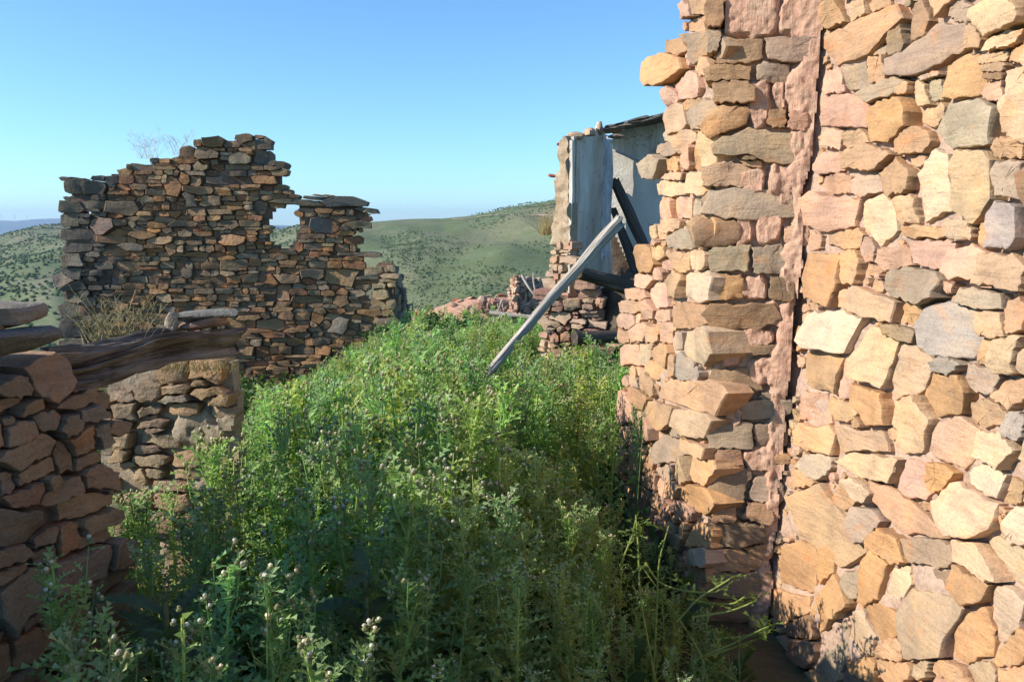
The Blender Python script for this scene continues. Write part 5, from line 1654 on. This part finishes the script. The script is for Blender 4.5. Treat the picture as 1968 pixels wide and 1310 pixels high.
def bush(px_, py_, Y, rx, rz, n, label, tint=(.075, .14, .035), ls=.035, seed=0, name='bramble_bush', group=None):
    p = at(px_, py_, Y)
    r = random.Random(seed)
    zg = float(terrain(p[0], Y))
    o = thing(name, label, 'bush', (p[0], Y, zg), group)
    g = G()
    for k in range(5):
        leafy(g, n // 5, (r.uniform(-.5, .5) * rx, r.uniform(-.4, .4) * rx, p[2] - zg + r.uniform(-.3, .25) * rz), (rx * .62, rx * .6, rz * .75), r, tint, ls)
    obj('foliage', g.mesh('foliage', M['bush_leaf'], False), o)
    g = G()
    for k in range(6):
        tube(g, [(0, 0, 0), (r.uniform(-.4, .4) * rx, r.uniform(-.3, .3) * rx, (p[2] - zg) * .6), (r.uniform(-.8, .8) * rx, r.uniform(-.5, .5) * rx, (p[2] - zg) * 1.05)], .012, .005, 4, (.12, .09, .05))
    obj('stems', g.mesh('stems', M['leaf']), o)
bush(880, 648, 11.8, .75, .36, 3000, 'round bright green bramble bush at the far end of the lane', seed=1)
bush(775, 656, 11.2, .55, .30, 2200, 'low green bramble bush beside the small tapering ruin', seed=2)
bush(960, 655, 11.6, .40, .26, 1400, 'small green bramble left of the leaning beam foot', tint=(.09, .155, .04), seed=3)
bush(1150, 705, 7.35, .22, .22, 500, 'leafy weed growing at the base of the pink masonry', tint=(.10, .16, .05), ls=.022, seed=4, name='leafy_weed')

def tuft(name, px_, py_, Y, n, h, spread, tint, label, cat, seed, rad=.0016, kids=2):
    p = at(px_, py_, Y)
    r = random.Random(seed)
    o = thing(name, label, cat, tuple(p))
    g = G()
    for _ in range(n):
        a = r.uniform(0, 6.28); ln = h * r.uniform(.5, 1.15)
        b = np.array([r.uniform(-1, 1) * spread[0], r.uniform(-1, 1) * spread[1], 0])
        e = b + np.array([math.cos(a) * ln * r.uniform(.2, .8), math.sin(a) * ln * .5, ln * r.uniform(.5, 1)])
        m_ = (b + e) / 2 + np.array([0, 0, ln * .12])
        tube(g, [b, m_, e], rad, rad * .5, 3, np.array(tint) * r.uniform(.75, 1.25))
        for k in range(kids):
            f = r.uniform(.3, .9)
            q = m_ * (1 - f) + e * f
            q2 = q + np.array([r.uniform(-.5, .5), r.uniform(-.4, .4), r.uniform(.1, .6)]) * ln * .35
            tube(g, [q, (q + q2) / 2 + (0, 0, .003), q2], rad * .6, rad * .4, 3, np.array(tint) * r.uniform(.8, 1.3))
    obj('stalks', g.mesh('stalks', M['straw']), o)
    return o
tuft('dry_shrub', 232, 672, 3.35 * SC, 85, .21, (.115, .05), (.42, .36, .20), 'dry straw-coloured shrub growing behind the rotten lintel', 'shrub', 5, .0018, 3)
tuft('dry_grass', 385, 712, 3.80 * SC, 90, .065, (.14, .05), (.42, .34, .17), 'short dry yellow grass on top of the low door jamb', 'grass', 6, .0014, 1)
tuft('dry_weed', 285, 305, 11.5, 34, .42, (.12, .08), (.66, .54, .48), 'pinkish dry weed on the ruin top, left of its twin', 'weed', 7, .0019, 6)
tuft('dry_weed', 345, 298, 11.5, 26, .32, (.12, .08), (.66, .54, .48), 'smaller pinkish dry weed just below the highest stones of the ruin', 'weed', 8, .0019, 6)
tuft('dry_grass', 1048, 452, 8.5, 60, .26, (.05, .05), (.42, .32, .15), 'dry brown grass growing from the ledge behind the plastered ruin', 'grass', 9, .003, 2)

# scrub scattered over the hills: dense clumps and single shrubs
ico_v = []
ico = bpy.data.meshes.new('tmp')
import bmesh
bm_ = bmesh.new(); bmesh.ops.create_icosphere(bm_, subdivisions=1, radius=1.0)
IV = np.array([v.co[:] for v in bm_.verts]); IF = [tuple(v.index for v in f.verts) for f in bm_.faces]
bm_.free(); bpy.data.meshes.remove(ico)
nprng = np.random.default_rng(3)
def scatter(n, az0, az1, r0, r1, size, thr, fscale, tint, seed):
    az = np.radians(nprng.uniform(az0, az1, n)); rr = np.sqrt(nprng.uniform(r0 * r0, r1 * r1, n))
    x, y = rr * np.sin(az), rr * np.cos(az)
    keep = fbm(x * fscale, y * fscale, seed, 3) + nprng.uniform(-.35, .35, n) > thr
    x, y, rr = x[keep], y[keep], rr[keep]
    z = terrain(x, y)
    VV, FFs, TT = [], [], []
    for i in range(len(x)):
        s = size * nprng.uniform(.5, 1.3)
        j = 1 + .35 * nprng.uniform(-1, 1, (len(IV), 1))
        VV.append(IV * j * np.array([s, s, s * .75]) + (x[i], y[i], z[i] + s * .35))
        TT.append(np.tile(np.array(tint) * nprng.uniform(.7, 1.35), (len(IV), 1)))
        FFs += [tuple(k + i * len(IV) for k in f) for f in IF]
    return np.concatenate(VV), FFs, np.concatenate(TT)
v1, f1, t1 = scatter(17000, -9, 9, 300, 880, .62, .12, .012, (.112, .153, .070), 1.5)
o = obj('hillside_scrub', mesh('hillside_scrub', v1, f1, M['scrub'], tint=t1, smooth=False)); tag(o, 'dark green scrub dotted over the far hillside', 'scrub', kind='stuff')
v1, f1, t1 = scatter(20000, -36, -12, 90, 1250, 1.0, -.25, .012, (.10, .138, .062), 4.5)
o = obj('valley_scrub', mesh('valley_scrub', v1, f1, M['scrub'], tint=t1, smooth=False)); tag(o, 'green scrub covering the valley slope left of the big ruin', 'scrub', kind='stuff')
g = G(); r = random.Random(4)
for _ in range(170):
    az = R(r.uniform(-36, -17)); rr = 26 + 60 * r.random() ** 1.2
    x, y = rr * math.sin(az), rr * math.cos(az)
    s = r.uniform(.5, 1.2)
    leafy(g, 70, (x, y, float(terrain(x, y)) + s * .3), (s, s, s * .6), r, (.085, .11, .04), .16)
tag(obj('thicket', g.mesh('thicket', M['bush_leaf'], False)), 'rough green thicket on the slope below the big ruin', 'scrub', kind='stuff')

# ------------------------------------------------------------------ the air: haze that fades the far hills
hz = bpy.data.materials.new('haze_air'); hz.use_nodes = True
t = hz.node_tree; t.nodes.clear()
out = t.nodes.new('ShaderNodeOutputMaterial')
pv = t.nodes.new('ShaderNodeVolumePrincipled')
pv.inputs['Density'].default_value = 0.00009
pv.inputs['Color'].default_value = (.48, .68, 1.0, 1)
pv.inputs['Anisotropy'].default_value = 0.2
t.links.new(pv.outputs[0], out.inputs['Volume'])
x0, x1, y0, y1, z0, z1 = -10500, 6000, -3600, 10400, -900, 170
V = [(x, y, z) for x in (x0, x1) for y in (y0, y1) for z in (z0, z1)]
F = [(0, 1, 3, 2), (4, 6, 7, 5), (0, 4, 5, 1), (2, 3, 7, 6), (0, 2, 6, 4), (1, 5, 7, 3)]
o = obj('haze', mesh('haze', V, F, hz, smooth=False)); tag(o, 'thin pale air between the ruins and the far hills', 'haze', kind='stuff')
